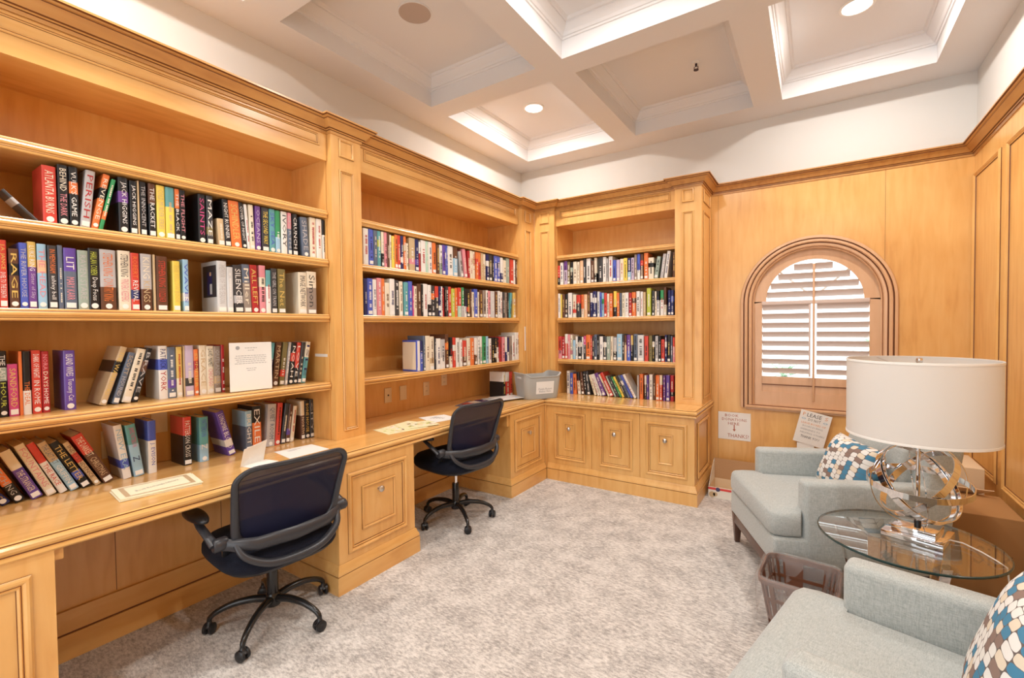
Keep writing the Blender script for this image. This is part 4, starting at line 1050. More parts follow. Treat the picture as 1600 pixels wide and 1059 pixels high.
for key, rows in BOOKS.items():
    bay_, xs, z = ROWS[key]; big = bay_ == 'A'
    cn = [r[4].strip('*') for r in rows]
    for i, r in enumerate(rows):
        y0, t, h, th, c1 = r[:5]; c2 = r[5] if len(r) > 5 else ''; title, tc = (r[6], r[7]) if len(r) > 6 else ('', '')
        small = c1[0] == '*'; c1 = c1.strip('*')
        dmax = {'A1': .33, 'A2': .33, 'A3': .24, 'A4': .17}.get(key, .33)
        d = min(h*rb.uniform(.62, .70), dmax, .17)
        style = rb.randrange(4); style = 0 if (title and c2 and tc == c2) else style; seed = rb.random(); sticker = rb.random() < .6
        if small:
            mm = M(); book_mesh(mm, t, h, d, c2, 1, style)
            lc = rb.choice(LETTER_C.get(c1, ['white', 'cream', 'black'])); glyphs(mm, t, h, 3, random.Random(seed))
            piv = Matrix.Translation((t, 0, 0)) @ Matrix.Rotation(th, 4, 'Y') @ Matrix.Translation((-t, 0, 0)) if th > 0 else Matrix.Rotation(th, 4, 'Y')
            bb = y0 + (t*math.cos(th)-t if th > 0 else 0)
            mt = (Matrix.Translation((bb, xs, z+.0004)) @ piv) if bay_ == 'C' else (Matrix.Translation((xs, bb, z+.0004)) @ Matrix.Rotation(R(90), 4, 'Z') @ piv)
            i0 = len(stuff.v); stuff.v += [tuple(mt @ Vector(v)) for v in mm.v]; stuff.f += [tuple(i0+k for k in f) for f in mm.f]
            stuff.m += [{0: 0, 1: stuff_i[c1], 2: stuff_i[c2 or c1], 3: stuff_i[lc]}[k] for k in mm.m]
            continue
        m = M(); book_mesh(m, t, h, d, c2, 1, style)
        lc = rb.choice(LETTER_C.get(c1, ['white', 'cream', 'black']))
        if not big:
            glyphs(m, t, h, 3, random.Random(seed))
            if sticker and t > .012: m.box(t*.14, t*.86, -.0008, .001, .008, .008+min(.022, t*.9), 4)
        o = m.build('book', [PAGES, CM[c1], CM[c2 or c1], CM[lc], PAPER])
        place_book(o, bay_, xs, z, y0, t, h, th)
        if big:
            if title:
                ts = title.split('|'); cs = tc.split('|'); n = len(ts); lo, hi = .13*h, (.60 if (tc == c2 and c2) else .96)*h; span = (hi-lo)/n
                for q, tx in enumerate(ts):
                    zc = hi-span*(q+.5)
                    text_mesh('title_lettering', tx, CM[cs[min(q, len(cs)-1)]], o, w=span*.9, h=t*.62, loc=(t/2, -.0006, zc), rot=(R(90), R(90), 0), ext=0, fitw=len(tx) > 3)
            elif t > .012:
                g = M(); glyphs(g, t, h, 0, random.Random(seed)); g.build('title_lettering', CM[lc if not tc else tc], o)
            if t > .014 and c1 not in ('white',) and abs(th) < .7:
                g = M(); q = min(.011, t*.36); g.v = []; g.lathe([(0, -.0012), (q, -.0012), (q, .001), (0, .001)], c=(t/2, 0, .016), seg=14, axis='y') if style % 2 else g.box(t*.12, t*.88, -.0012, .001, .006, .026)
                g.build('call_number_sticker', PAPER, o)
        # label
        l, rr = (cn[i-1] if i else ''), (cn[i+1] if i+1 < len(cn) else '')
        desc = ' '.join(x for x in (adj(t, h), c1) if x)
        if c2: desc += ' and '+c2
        desc += {True: ' leaning', False: ''}[abs(th) > .2]+' book'
        if l and rr: nb = f'between {l} and {rr} ones' if l != rr else f'between two {l} ones'
        elif rr: nb = f'before a {rr} one, first of row'
        else: nb = f'after a {l} one, last of row'
        lb = f'{desc} {nb}, {RN[key[1]]} of {BN[bay_]}'
        if len(lb.split()) > 15: lb = lb.replace(' and '+c2, '', 1) if c2 else lb
        if len(lb.split()) > 16: lb = lb.replace('thick ', '').replace('slim ', '')
        todo.append((o, lb, key, i)); used[lb] = used.get(lb, 0)+1
ORD = ['first', 'second', 'third', 'fourth', 'fifth', 'sixth', 'seventh', 'eighth', 'ninth', 'tenth', 'eleventh', 'twelfth', 'thirteenth', 'fourteenth', 'fifteenth', 'sixteenth', 'seventeenth', 'eighteenth', 'nineteenth']+[f'{k}th' for k in range(20, 60)]
seen = {}
for o, lb, key, i in todo:
    if used[lb] > 1:
        seen[lb] = seen.get(lb, 0)+1; a, b = lb.rsplit(', ', 1)
        lb2 = f'{a.split(" between")[0]}, {ORD[i]} along the {RN[key[1]]} of {BN[key[0]]}'
        lb = lb2 if len(lb2.split()) <= 16 else lb2.replace(' leaning', '').replace('thick ', '').replace('slim ', '')
    tag(o, lb, 'book', f'books on the {RN[key[1]]} of the {BN[key[0]]}')
if stuff.v: tag(stuff.build('books', stuff_m), 'remaining small books filling the rows of the corner and window bays', 'books', kind='stuff')

def find_book(key, i):
    return [o for o, lb, k, j in todo if k == key and j == i][0]

# ------------------------------------------------------------------ papers and small things on shelves and worktop
# grey binder with a photograph on its cover (second row): picture panel on the cover facing the camera
for o, lb, k, j in todo:
    if k == 'A2' and 'pale grey' in lb and 'thick' in lb or (k == 'A2' and o.name and BOOKS['A2'][j][6:7] == ('MEMOIR OF THE SEASON',)):
        h = BOOKS['A2'][j][2]
        m = M(); m.box(-.0008, 0, .012, .150, h*.30, h*.92, 0)
        m.box(-.0012, -.0008, .055, .105, h*.34, h*.80, 1); m.box(-.0014, -.0012, .055, .078, h*.36, h*.56, 2); m.box(-.0014, -.0012, .062, .080, h*.72, h*.79, 3)
        m.build('cover_photograph', [CM['charcoal'], CM['navy'], CM['pale grey'], CM['peach']], o); break
# book shown cover-on at the start of the half-empty shelf: blue edged cream cover, white spine
o = find_book('B3', 0); _b = BOOKS['B3'][0]; h = _b[2]; tt_ = _b[1]
m = M(); m.box(-.001, 0, .012, .148, .014, h-.014); m.build('cover_panel', CM['cream'], o)
m = M(); m.box(tt_*.2, tt_*.96, -.001, .001, .006, h-.006); m.build('spine_panel', CM['white'], o)
# acrylic stand with notice on the third shelf
t = empty('notice_stand', (.345, -3.245, 1.1155), R(-4), 'clear acrylic stand holding a white printed notice on the third shelf', 'notice')
m = M(); m.box(0, .003, -.108, .108, 0, .285); m.box(-.09, 0, -.108, .108, 0, .003); m.build('acrylic_holder', ACRYL, t)
m = M(); m.box(.0035, .0045, -.105, .105, .004, .255); m.build('notice_sheet', PAPER, t)
m = M()
r2 = random.Random(3)
for z, w in ((.225, .06), (.213, .03), (.185, .15), (.175, .16), (.165, .15), (.155, .14), (.145, .16), (.118, .05), (.108, .04)):
    y = -w/2
    while y < w/2: l = r2.uniform(.006, .016); m.box(.0045, .0049, y, min(y+l, w/2), z, z+.0028); y += l+.003
m.lathe([(0, .0045), (.010, .0045), (.010, .0049), (0, .0049)], c=(0, -.065, .228), seg=16, axis='x')
m.build('printed_text', INKG, t)
def sheet(name, pts, lab, cat, mats, z=.7625, thick=.0012, n=1, lines=0, seed=1):
    """stack of n sheets with the given outline lying on the worktop"""
    c = (sum(p[0] for p in pts)/4, sum(p[1] for p in pts)/4); m = M(); rr = random.Random(seed)
    for k in range(n):
        a = rr.uniform(-.03, .03) if k else 0; dx, dy = (rr.uniform(-.006, .006), rr.uniform(-.006, .006)) if k else (0, 0)
        q = [((x-c[0])*math.cos(a)-(y-c[1])*math.sin(a)+dx, (x-c[0])*math.sin(a)+(y-c[1])*math.cos(a)+dy) for x, y in pts]
        m.prism(q, (n-1-k)*thick, (n-k)*thick-.0002)
    o = m.build(name, mats[0]); o.location = (*c, z)
    tag(o, lab, cat)
    return o, c
o, c = sheet('certificate', [(.366, -3.842), (.545, -3.862), (.580, -3.586), (.400, -3.560)], 'stack of cream bordered sheets on the desk below the row of leaning books', 'paper', [CREAMPAPER], n=5, thick=.0022)
m = M()
for a in (0, 1):
    for s in (.80, .72):
        pass
p = [Vector((x-c[0], y-c[1], .0112)) for x, y in ((.366, -3.842), (.545, -3.862), (.580, -3.586), (.400, -3.560))]
def inset(f): return [q*f+Vector((0, 0, .0112*(1-f))) for q in p]
A1_, B1_ = inset(.86), inset(.74)
for k in range(4): m.quad([A1_[k], A1_[(k+1) % 4], B1_[(k+1) % 4], B1_[k]])
m.build('printed_border', CM['tan'], o)
text_mesh('lettering', 'Book Exchange Library', INKG, o, w=.16, h=.022, loc=(.0, 0, .0114), rot=(0, 0, R(97)))
# folded tent card
t = empty('tent_card', (.49, -3.30, .7625), R(12), 'small folded white card standing open on the desk behind the near office chair', 'card')
m = M(); m.loft([[(-.03, -.07, .001), (-.028, -.07, .0002), (.0, -.07, .09), (-.0015, -.07, .0905)], [(-.03, .06, .001), (-.028, .06, .0002), (0, .06, .11), (-.0015, .06, .1105)]]); m.build('upright_leaf', PAPER, t)
m = M(); m.box(-.03, .06, -.06, .075, 0, .0012); m.build('lower_leaf', PAPER, t)
o, c = sheet('printed_sheet', [(.34, -3.13), (.545, -3.16), (.548, -2.93), (.365, -2.92)], 'single white sheet lying on the desk above the near office chair back', 'paper', [PAPER]); 
m = M(); m.box(-.06, -.055, -.05, .03, .0013, .0015); m.box(-.045, -.042, -.05, .0, .0013, .0015); m.build('printed_text', INKG, o)
# yellow maps, spread
rr = random.Random(4); mc = [(.50, -2.35, -.2, .30, .20), (.47, -2.28, .1, .28, .19), (.52, -2.22, -.35, .26, .18)]
for k, (x, y, a, L, w_) in enumerate(mc):
    t = empty('map_leaflet', (x, y, .7625+.0022*k), R(90)+a, ['pale yellow printed map lowest in the spread beside the pilaster', 'yellow and green printed map in the middle of the overlapping spread', 'pale yellow map topmost in the spread on the desk'][k], 'map', 'overlapping maps on the desk')
    m = M(); m.box(-L/2, L/2, -w_/2, w_/2, 0, .0016); m.build('sheet', plain('map_paper_%s' % 'abc'[k], (.86, .80, .50), .6), t)
    m = M()
    for q in range(30):
        u, v = rr.uniform(-L/2+.02, L/2-.03), rr.uniform(-w_/2+.01, w_/2-.03); m.box(u, u+rr.uniform(.008, .045), v, v+rr.uniform(.004, .02), .0016, .0018, rr.randrange(3))
    m.build('printed_areas', [CM['lime'], CM['peach'], PAPER], t)
o, c = sheet('printed_sheet', [(.335, -2.02), (.42, -1.83), (.60, -1.88), (.56, -2.10)], 'white printed sheet on the desk just behind the far chair backrest', 'paper', [PAPER], n=2)
m = M()
for q in range(5): m.box(-.05+.02*q, -.04+.02*q, -.04+.01*q, .03, .0023, .0026)
m.build('printed_text', INKG, o)
cols = ['slate', 'crimson', 'cream', 'navy', 'pale grey', 'white']
labs = ['grey magazine lowest and nearest in the fan of magazines', 'crimson covered magazine near the front of the fan of magazines', 'cream covered magazine in the middle of the fan of magazines', 'navy covered magazine past the middle of the fan of magazines', 'pale grey magazine near the far end of the fan of magazines', 'white magazine topmost in the fan, closest to the grey basket']
for k in range(6):
    t = empty('magazine', (.30+.022*k, -1.32+.075*k, .7625+.0032*k), R(90-8*k+14), labs[k], 'magazine', 'magazines fanned out on the desk')
    m = M(); m.box(-.14, .14, -.105, .105, 0, .003); m.build('cover', CM[cols[k]], t)
    m = M()
    for q in range(5): u, v = rr.uniform(-.12, .06), rr.uniform(-.09, .04); m.box(u, u+rr.uniform(.02, .06), v, v+rr.uniform(.008, .04), .003, .0032, q % 3)
    m.build('cover_print', [CM['pink'], CM['white'], CM['sky blue']], t)
# grey basket with a card, on the corner of the worktop
t = empty('storage_basket', (.594, -.694, .7628), R(59), 'grey plastic basket with hand cutouts and a white card, on the worktop corner', 'basket')
def rr_ring(hx, hy, z, r=.045, n=5, hump=0):
    P = []
    for cx, cy, a0 in ((hx-r, hy-r, 0), (-hx+r, hy-r, 90), (-hx+r, -hy+r, 180), (hx-r, -hy+r, 270)):
        for k in range(n+1):
            a = R(a0+90*k/n); P.append((cx+r*math.cos(a), cy+r*math.sin(a), z))
    if hump: P = [(x, y, z+hump*max(0, min(1, (abs(x)-hx*.62)/(hx*.3)))) for x, y, z in P]
    return P
def ringpts(hx, hy, z, hump=0, n=56, r=.05):
    # evenly stepped rounded rectangle so the rim can rise at both ends
    P = []; 
    for k in range(n):
        a = 2*math.pi*k/n; c, s = math.cos(a), math.sin(a); e = .32
        x = hx*math.copysign(abs(c)**e, c); y = hy*math.copysign(abs(s)**e, s)
        w_ = max(0, (abs(x)/hx-.70)/.30); P.append((x, y, z+hump*(w_*w_*(3-2*w_))))
    return P
BW, BD = .195, .145
m = M(); m.loft([ringpts(BW*.86, BD*.82, 0), ringpts(BW*.89, BD*.86, .012), ringpts(BW*.99, BD*.98, .18), ringpts(BW, BD, .202, .03), ringpts(BW+.008, BD+.008, .206, .03), ringpts(BW+.008, BD+.008, .214, .03), ringpts(BW-.004, BD-.004, .214, .03), ringpts(BW-.006, BD-.006, .195, .02), ringpts(BW*.84, BD*.80, .006)], cap=True)
m.build('basket_body', GREYBIN, t, smooth=True, angle=50)
m = M(); m.box(-BW*1.022, -BW*.98, -.045, .045, .188, .208); m.box(BW*.98, BW*1.022, -.045, .045, .188, .208); m.build('hand_cutout', CM['pale grey'], t, bevel=.004)
yb_ = lambda z: -BD*(.86+.12*(z-.012)/.168)-.002
m = M(); m.loft([[(-.085, yb_(.05), .05), (.10, yb_(.05), .05), (.104, yb_(.165), .165), (-.085, yb_(.165), .165)], [(-.085, yb_(.05)-.0015, .05), (.10, yb_(.05)-.0015, .05), (.104, yb_(.165)-.0015, .165), (-.085, yb_(.165)-.0015, .165)]])
cd = m.build('name_card', PAPER, t)
text_mesh('lettering', 'Puzzle Return\nBasket Here', INKG, cd, w=.145, h=.042, loc=(.01, yb_(.085)-.0028, .085), rot=(R(96.5), 0, 0), shear=.2)

# ------------------------------------------------------------------ notices on the back wall
def wallsheet(name, lab, cx, cz, w_, h_, rot, texts, y=-.0145):
    t = empty(name, (cx, y, cz), 0, lab, 'sign'); t.rotation_euler = (0, rot, 0)
    m = M(); m.box(-w_/2, w_/2, -.0012, 0, -h_/2, h_/2); m.build('sheet', PAPER, t)
    for k, (s_, dx, z, w1, h1, mt) in enumerate(texts):
        if s_ == 'arrow':
            m = M(); m.box(-.004, .004, -.0022, -.0013, z-.012, z+.03); m.prism([(-.013, z-.008), (0, z-.028), (.013, z-.008)], -.0022, -.0013, f=lambda a, b, c: (a, c, b)); m.build('arrow', mt, t)
        else: text_mesh('lettering', s_, mt, t, w=w1, h=h1, loc=(dx, -.0016, z), rot=(R(90), 0, 0), fitw=True)
    return t
wallsheet('paper_sign', 'handwritten white sign reading BOOK DONATIONS HERE taped low on the wood wall', 2.224, .535, .262, .245, 0,
    [('BOOK', -.02, .094, .11, .024, INKR), ('DONATIONS', 0, .058, .20, .024, INKR), ('HERE', -.005, .022, .09, .024, INKR), ('arrow', 0, -.02, 0, 0, INKR), ('THANKS!', .03, -.085, .17, .032, INKR)])
m = M(); m.box(2.19, 2.27, -.0185, -.0135, .652, .664); tag(m.build('tape_strip', ACRYL), 'clear tape along the top of the book donations sign', 'tape')
tz = wallsheet('paper_sign', 'tilted handwritten white sign reading PLEASE DO NOT, leaning above the armchair', 2.806, .583, .215, .27, R(13),
    [('P', -.078, .105, .02, .028, INKO), ('LEASE', -.008, .104, .10, .03, INK), ('S', .075, .105, .02, .028, INKO), ('DO NOT', 0, .068, .085, .022, INK), ('<>', -.075, .068, .03, .016, INKB), ('<>', .075, .068, .03, .016, INKB), ('LEAVE BOXES OF', 0, .036, .17, .015, INKO),
     ('BOOKS DURING', 0, .010, .14, .014, INKG), ('WEEKENDS TO', -.01, -.018, .14, .014, INKG), ('HELPING OTHERS', .01, -.045, .17, .014, INKG), ('THANK YOU', 0, -.078, .13, .020, INK)], y=-.052)
m = M(); m.box(2.70, 2.82, -.05, -.03, .34, .46); o = m.build('paper_pad', PAPER); tag(o, 'white paper edge showing behind the far armchair arm, below the tilted sign', 'paper')

# ------------------------------------------------------------------ cardboard boxes
t = empty('donation_box', (2.28, -.275, 0), 0, 'open shallow cardboard tray with red stripe on the floor beside the cabinet end', 'box')
m = M(); bx0, bx1, by0, by1 = -.2, .22, -.135, .14
m.box(bx0, bx1, by0, by1, 0, .005); m.box(bx0, bx0+.004, by0, by1, 0, .085); m.box(bx1-.004, bx1, by0, by1, 0, .085)
m.box(bx0, bx1, by1-.004, by1, 0, .085); m.build('tray', CARDL, t)
m = M(); m.box(bx0, bx1, by0-.003, by0+.001, 0, .088); f_ = m.build('front_panel', CARDW, t)
m = M(); m.box(bx0, bx1, by0-.0042, by0-.003, .066, .084); m.build('red_stripe', REDP, f_)
m = M(); m.lathe([(0, -.0062), (.017, -.0062), (.017, -.003), (0, -.003)], c=(bx0+.075, by0, .072), seg=18, axis='y'); m.build('round_emblem', NAVYP, f_)
m = M(); m.lathe([(0, -.005), (.024, -.005), (.024, -.003), (0, -.003)], c=(bx0+.03, by0, .026), seg=16, axis='y'); m.lathe([(0, -.005), (.017, -.005), (.017, -.003), (0, -.003)], c=(bx0+.055, by0, .030), seg=16, axis='y'); m.build('printed_picture', CM['tan'], f_)
text_mesh('lettering', 'Country', INK, f_, w=.075, h=.02, loc=(.02, by0-.0052, .036), rot=(R(90), 0, 0), shear=.3)
m = M(); m.box(bx0, bx1, by1-.003, by1+.0, .085, .262); m.build('back_flap', CARD, t)
m = M(); m.loft([[(bx0, by0+.01, .085), (bx0, by1-.006, .085), (bx0, by1-.006, .262), (bx0, by1-.1, .215)], [(bx0+.003, by0+.01, .085), (bx0+.003, by1-.006, .085), (bx0+.003, by1-.006, .262), (bx0+.003, by1-.1, .215)]]); m.build('side_flap', CARDW, t)
t = empty('cardboard_box', (3.50, -.98, 0), 0, 'large brown printed cardboard box on the floor behind the glass side table', 'box')
m = M(); m.box(-.215, .215, -.20, .20, 0, .43); b_ = m.build('carton', CARDP, t, bevel=.004)
text_mesh('lettering', 'Silk', CM['brown'], b_, w=.15, h=.10, loc=(.10, -.2012, .22), rot=(R(90), 0, 0))
m = M(); m.loft([[(-.20, .195, .43), (.12, .195, .43), (.18, .15, .47), (-.17, .15, .47)], [(-.20, .199, .432), (.12, .199, .432), (.18, .154, .472), (-.17, .154, .472)]]); m.build('flap', CARDL, t)
t = empty('cardboard_box', (3.50, -.52, 0), 0, 'taller pale closed cardboard box in the room corner behind the lamp', 'box')
m = M(); m.box(-.17, .17, -.18, .18, 0, .56); b_ = m.build('carton', CARDL, t, bevel=.003)
m = M(); m.box(-.025, .025, -.1805, .1805, .3, .5605); m.build('tape', CM['tan'], t)

# ------------------------------------------------------------------ office chairs
def office_chair(label, x, y, rz, lift, base_rot):
    t = empty('office_chair', (x, y, 0), rz, label, 'office chair', 'black mesh office chairs at the desk')
    # base
    m = M(); m.lathe([(.0, .085), (.034, .085), (.036, .10), (.034, .135), (.028, .145), (0, .145)], seg=20); hub = m.build('base_hub', BLACKM, t, smooth=True)
    for k in range(5):
        a = base_rot + 2*math.pi*k/5; c, s = math.cos(a), math.sin(a)
        m = M(); P = [(.02, .118), (.09, .128), (.17, .122), (.235, .10), (.268, .075), (.272, .055)]
        Q = curve([(r_*c, r_*s, z) for r_, z in P]); m.tube(Q, [.019-.009*i/(len(Q)-1) for i in range(len(Q))], 10); m.build('base_leg', BLACKM, t, smooth=True)
        ca = a+R(70); u = Vector((math.cos(ca), math.sin(ca), 0)); ctr = Vector((.272*c, .272*s, .026)); cz = empty('caster', ctr); cz.parent = t
        for sd in (-1, 1):
            m = M(); m.lathe([(0, -.009), (.020, -.009), (.0255, -.005), (.0255, .005), (.020, .009), (0, .009)], seg=20, axis='y')
            w_ = m.build('wheel', BLACKP, cz, smooth=True, loc=tuple(Vector((-u.y, u.x, 0))*.014*sd), rot=(0, 0, ca))
        m = M(); m.lathe([(0, 0), (.024, 0), (.024, .004), (.014, .012), (.010, .03), (0, .03)], seg=14); m.build('fork', BLACKP, cz, smooth=True, loc=(0, 0, .008))
    m = M(); m.lathe([(0, .145), (.026, .145), (.026, .27), (.024, .275), (0, .275)], seg=20); m.build('column_sleeve', BLACKM, t, smooth=True)
    m = M(); m.lathe([(0, .27), (.0135, .27), (.0135, .345+lift), (0, .345+lift)], seg=16); m.build('gas_lift', CHROME, t, smooth=True)
    L = lift
    m = M(); m.box(-.09, .10, -.075, .075, .335+L, .372+L); m.tube([(.02, .05, .352+L), (.02, .20, .345+L), (.03, .27, .34+L)], .006, 8); m.build('tilt_mechanism', BLACKP, t, bevel=.006)
    m = M(); m.lathe([(0, .27), (.011, .27), (.012, .275), (.012, .300), (.009, .306), (0, .306)], c=(.03, 0, .34+L), seg=12, axis='y'); m.build('lever_grip', CHROME, t, smooth=True)
    # seat: rounded, slightly dished cushion over a shell
    def seat_ring(sx, sy, z, cx=-.005, n=40, e=.55):
        return [(cx+sx*math.copysign(abs(math.cos(2*math.pi*k/n))**e, math.cos(2*math.pi*k/n)), sy*math.copysign(abs(math.sin(2*math.pi*k/n))**e, math.sin(2*math.pi*k/n)), z) for k in range(n)]
    m = M(); m.loft([seat_ring(.20, .20, .352+L), seat_ring(.235, .235, .362+L), seat_ring(.245, .248, .378+L)]); m.build('seat_shell', BLACKP, t, smooth=True)
    m = M(); m.loft([seat_ring(.248, .252, .378+L), seat_ring(.258, .262, .398+L), seat_ring(.256, .260, .428+L), seat_ring(.238, .242, .452+L), seat_ring(.17, .17, .460+L), seat_ring(.05, .05, .458+L)]); m.build('seat', SEATB, t, smooth=True, angle=60)
    # back frame (seen from behind): closed rounded ring leaning back
    def back(u, v):   # u across -1..1, v 0..1 up ; curved in plan and section
        z = .492+L+v*.362; x = .215+.055*v+.035*v*v-.045*(u*u)*(1-.3*v)+.0
        return Vector((x, u*(.222+.035*v), z))
    ring = []
    for (cu_, cv_, a0) in ((.66, .80, 0), (-.66, .80, 90), (-.66, .22, 180), (.66, .22, 270)):
        for q in range(9):
            a = R(a0+90*q/8); ring.append(back(cu_+.34*math.cos(a), cv_+(.20 if cv_ > .5 else .22)*math.sin(a)))
    full = []
    for i, p in enumerate(ring):
        nx = ring[(i+1) % len(ring)]; full.append(p)
        if (nx-p).length > .1:      # follow the curve along the straight runs
            side = i % 9 == 8; 
            for f in (.2, .4, .6, .8):
                k = i//9; u0, v0 = ((.66, 1.0), (-1, .80), (-.66, 0.0), (1, .22))[k]; u1, v1 = ((-.66, 1.0), (-1, .22), (.66, 0.0), (1, .80))[k]
                full.append(back(u0+(u1-u0)*f, v0+(v1-v0)*f))
    ring = full
    m = M(); ci = [Vector(p) for p in ring]; m.tube(ci, [.013+.007*(1-((p.z-.492-L)/.362)) for p in ci], 10, loop=True, flat=.7); m.build('back_frame', GREYP, t, smooth=True, angle=80)
    m = M(); nu, nv = 14, 12; i0 = 0
    for j in range(nv+1):
        for i in range(nu+1):
            u = -1+2*i/nu; v = j/nv; lim = 1-max(0, abs(2*v-1)-.58)**2*1.5
            p = back(u*.985*lim, v); p.x -= .006+.02*(1-u*u)*math.sin(math.pi*v)*.6; m.v.append(tuple(p))
    for j in range(nv):
        for i in range(nu): a = j*(nu+1)+i; m.f.append((a, a+1, a+nu+2, a+nu+1)); m.m.append(0)
    m.build('mesh_panel', MESHF, t, smooth=True)
    # cross bar and lower loop
    m = M(); P = [(.15, -.275, .525), (.195, -.235, .518), (.238, -.16, .512), (.262, 0, .512), (.238, .16, .512), (.195, .235, .518), (.15, .275, .525)]
    sec = []
    for i, p in enumerate(P):
        p = Vector(p)+Vector((0, 0, L)); a = Vector(P[max(0, i-1)]); b = Vector(P[min(6, i+1)]); tt = (b-a).normalized(); nn = Vector((tt.y, -tt.x, 0)).normalized(); hh = .026+.006*(1-abs(i-3)/3)
        sec.append([p+nn*.010+Vector((0, 0, -hh*.7)), p+nn*.013, p+nn*.010+Vector((0, 0, hh*.7)), p-nn*.004+Vector((0, 0, hh)), p-nn*.010, p-nn*.004+Vector((0, 0, -hh))])
    m.loft(sec); m.build('cross_bar', GREYP, t, smooth=True, angle=70)
    m = M(); P = [(.200, -.232, .522), (.232, -.208, .470), (.256, -.12, .420), (.262, 0, .408), (.256, .12, .420), (.232, .208, .470), (.200, .232, .522)]
    Q = curve([(a, b, c+L) for a, b, c in P]); m.tube(Q, [.014+.006*math.sin(math.pi*i/(len(Q)-1)) for i in range(len(Q))], 10, flat=.8); m.build('lumbar_loop', GREYP, t, smooth=True, angle=80)
    m = M(); m.tube([(.255, 0, .41+L), (.22, 0, .37+L), (.10, 0, .358+L), (0, 0, .355+L)], .019, 10, flat=.6); m.build('back_bracket', BLACKP, t, smooth=True)
    for sd in (-1, 1):
        ar = empty('armrest', (.155, .268*sd, .530+L)); ar.parent = t; fl = .052 if sd < 0 else -.006; pw = .036 if sd < 0 else .028
        m = M(); m.lathe([(0, -.028), (.024, -.028), (.028, -.022), (.028, .022), (.024, .028), (0, .028)], seg=20, axis='y'); m.build('pivot', GREYP, ar, smooth=True, loc=(0, .01*sd, 0))
        m = M(); m.tube([(0, .03*sd, 0), (-.04, .04*sd if sd < 0 else .02, .030), (-.09, fl*sd, .065), (-.14, fl*sd, .090)], [.022, .019, .018, .016], 10, flat=.55); m.build('arm_bar', GREYP, ar, smooth=True)
        m = M(); m.loft([[(-.15+.125*math.cos(q)*w_, (fl*sd)+pw*math.sin(q)*w_, zz) for q in [2*math.pi*k/24 for k in range(24)]] for w_, zz in ((.8, .088), (.98, .094), (1, .104), (.9, .113), (.6, .116))]); m.build('arm_pad', BLACKP, ar, smooth=True, angle=60)
        m = M(); m.tube([(0, -.01*sd, 0), (-.06, -.03*sd, -.08), (-.12, -.06*sd, -.14), (-.14, -.16*sd, -.172)], [.016, .014, .014, .012], 8, flat=.6); m.build('arm_bracket', BLACKP, ar, smooth=True)
    return t
office_chair('black mesh office chair nearest the camera, half under the first desk space', .60, -3.297, R(-5), 0.0, R(-122))
office_chair('black mesh office chair farther off, beyond the drawer cabinet', .575, -1.885, R(-6), .05, R(-98))

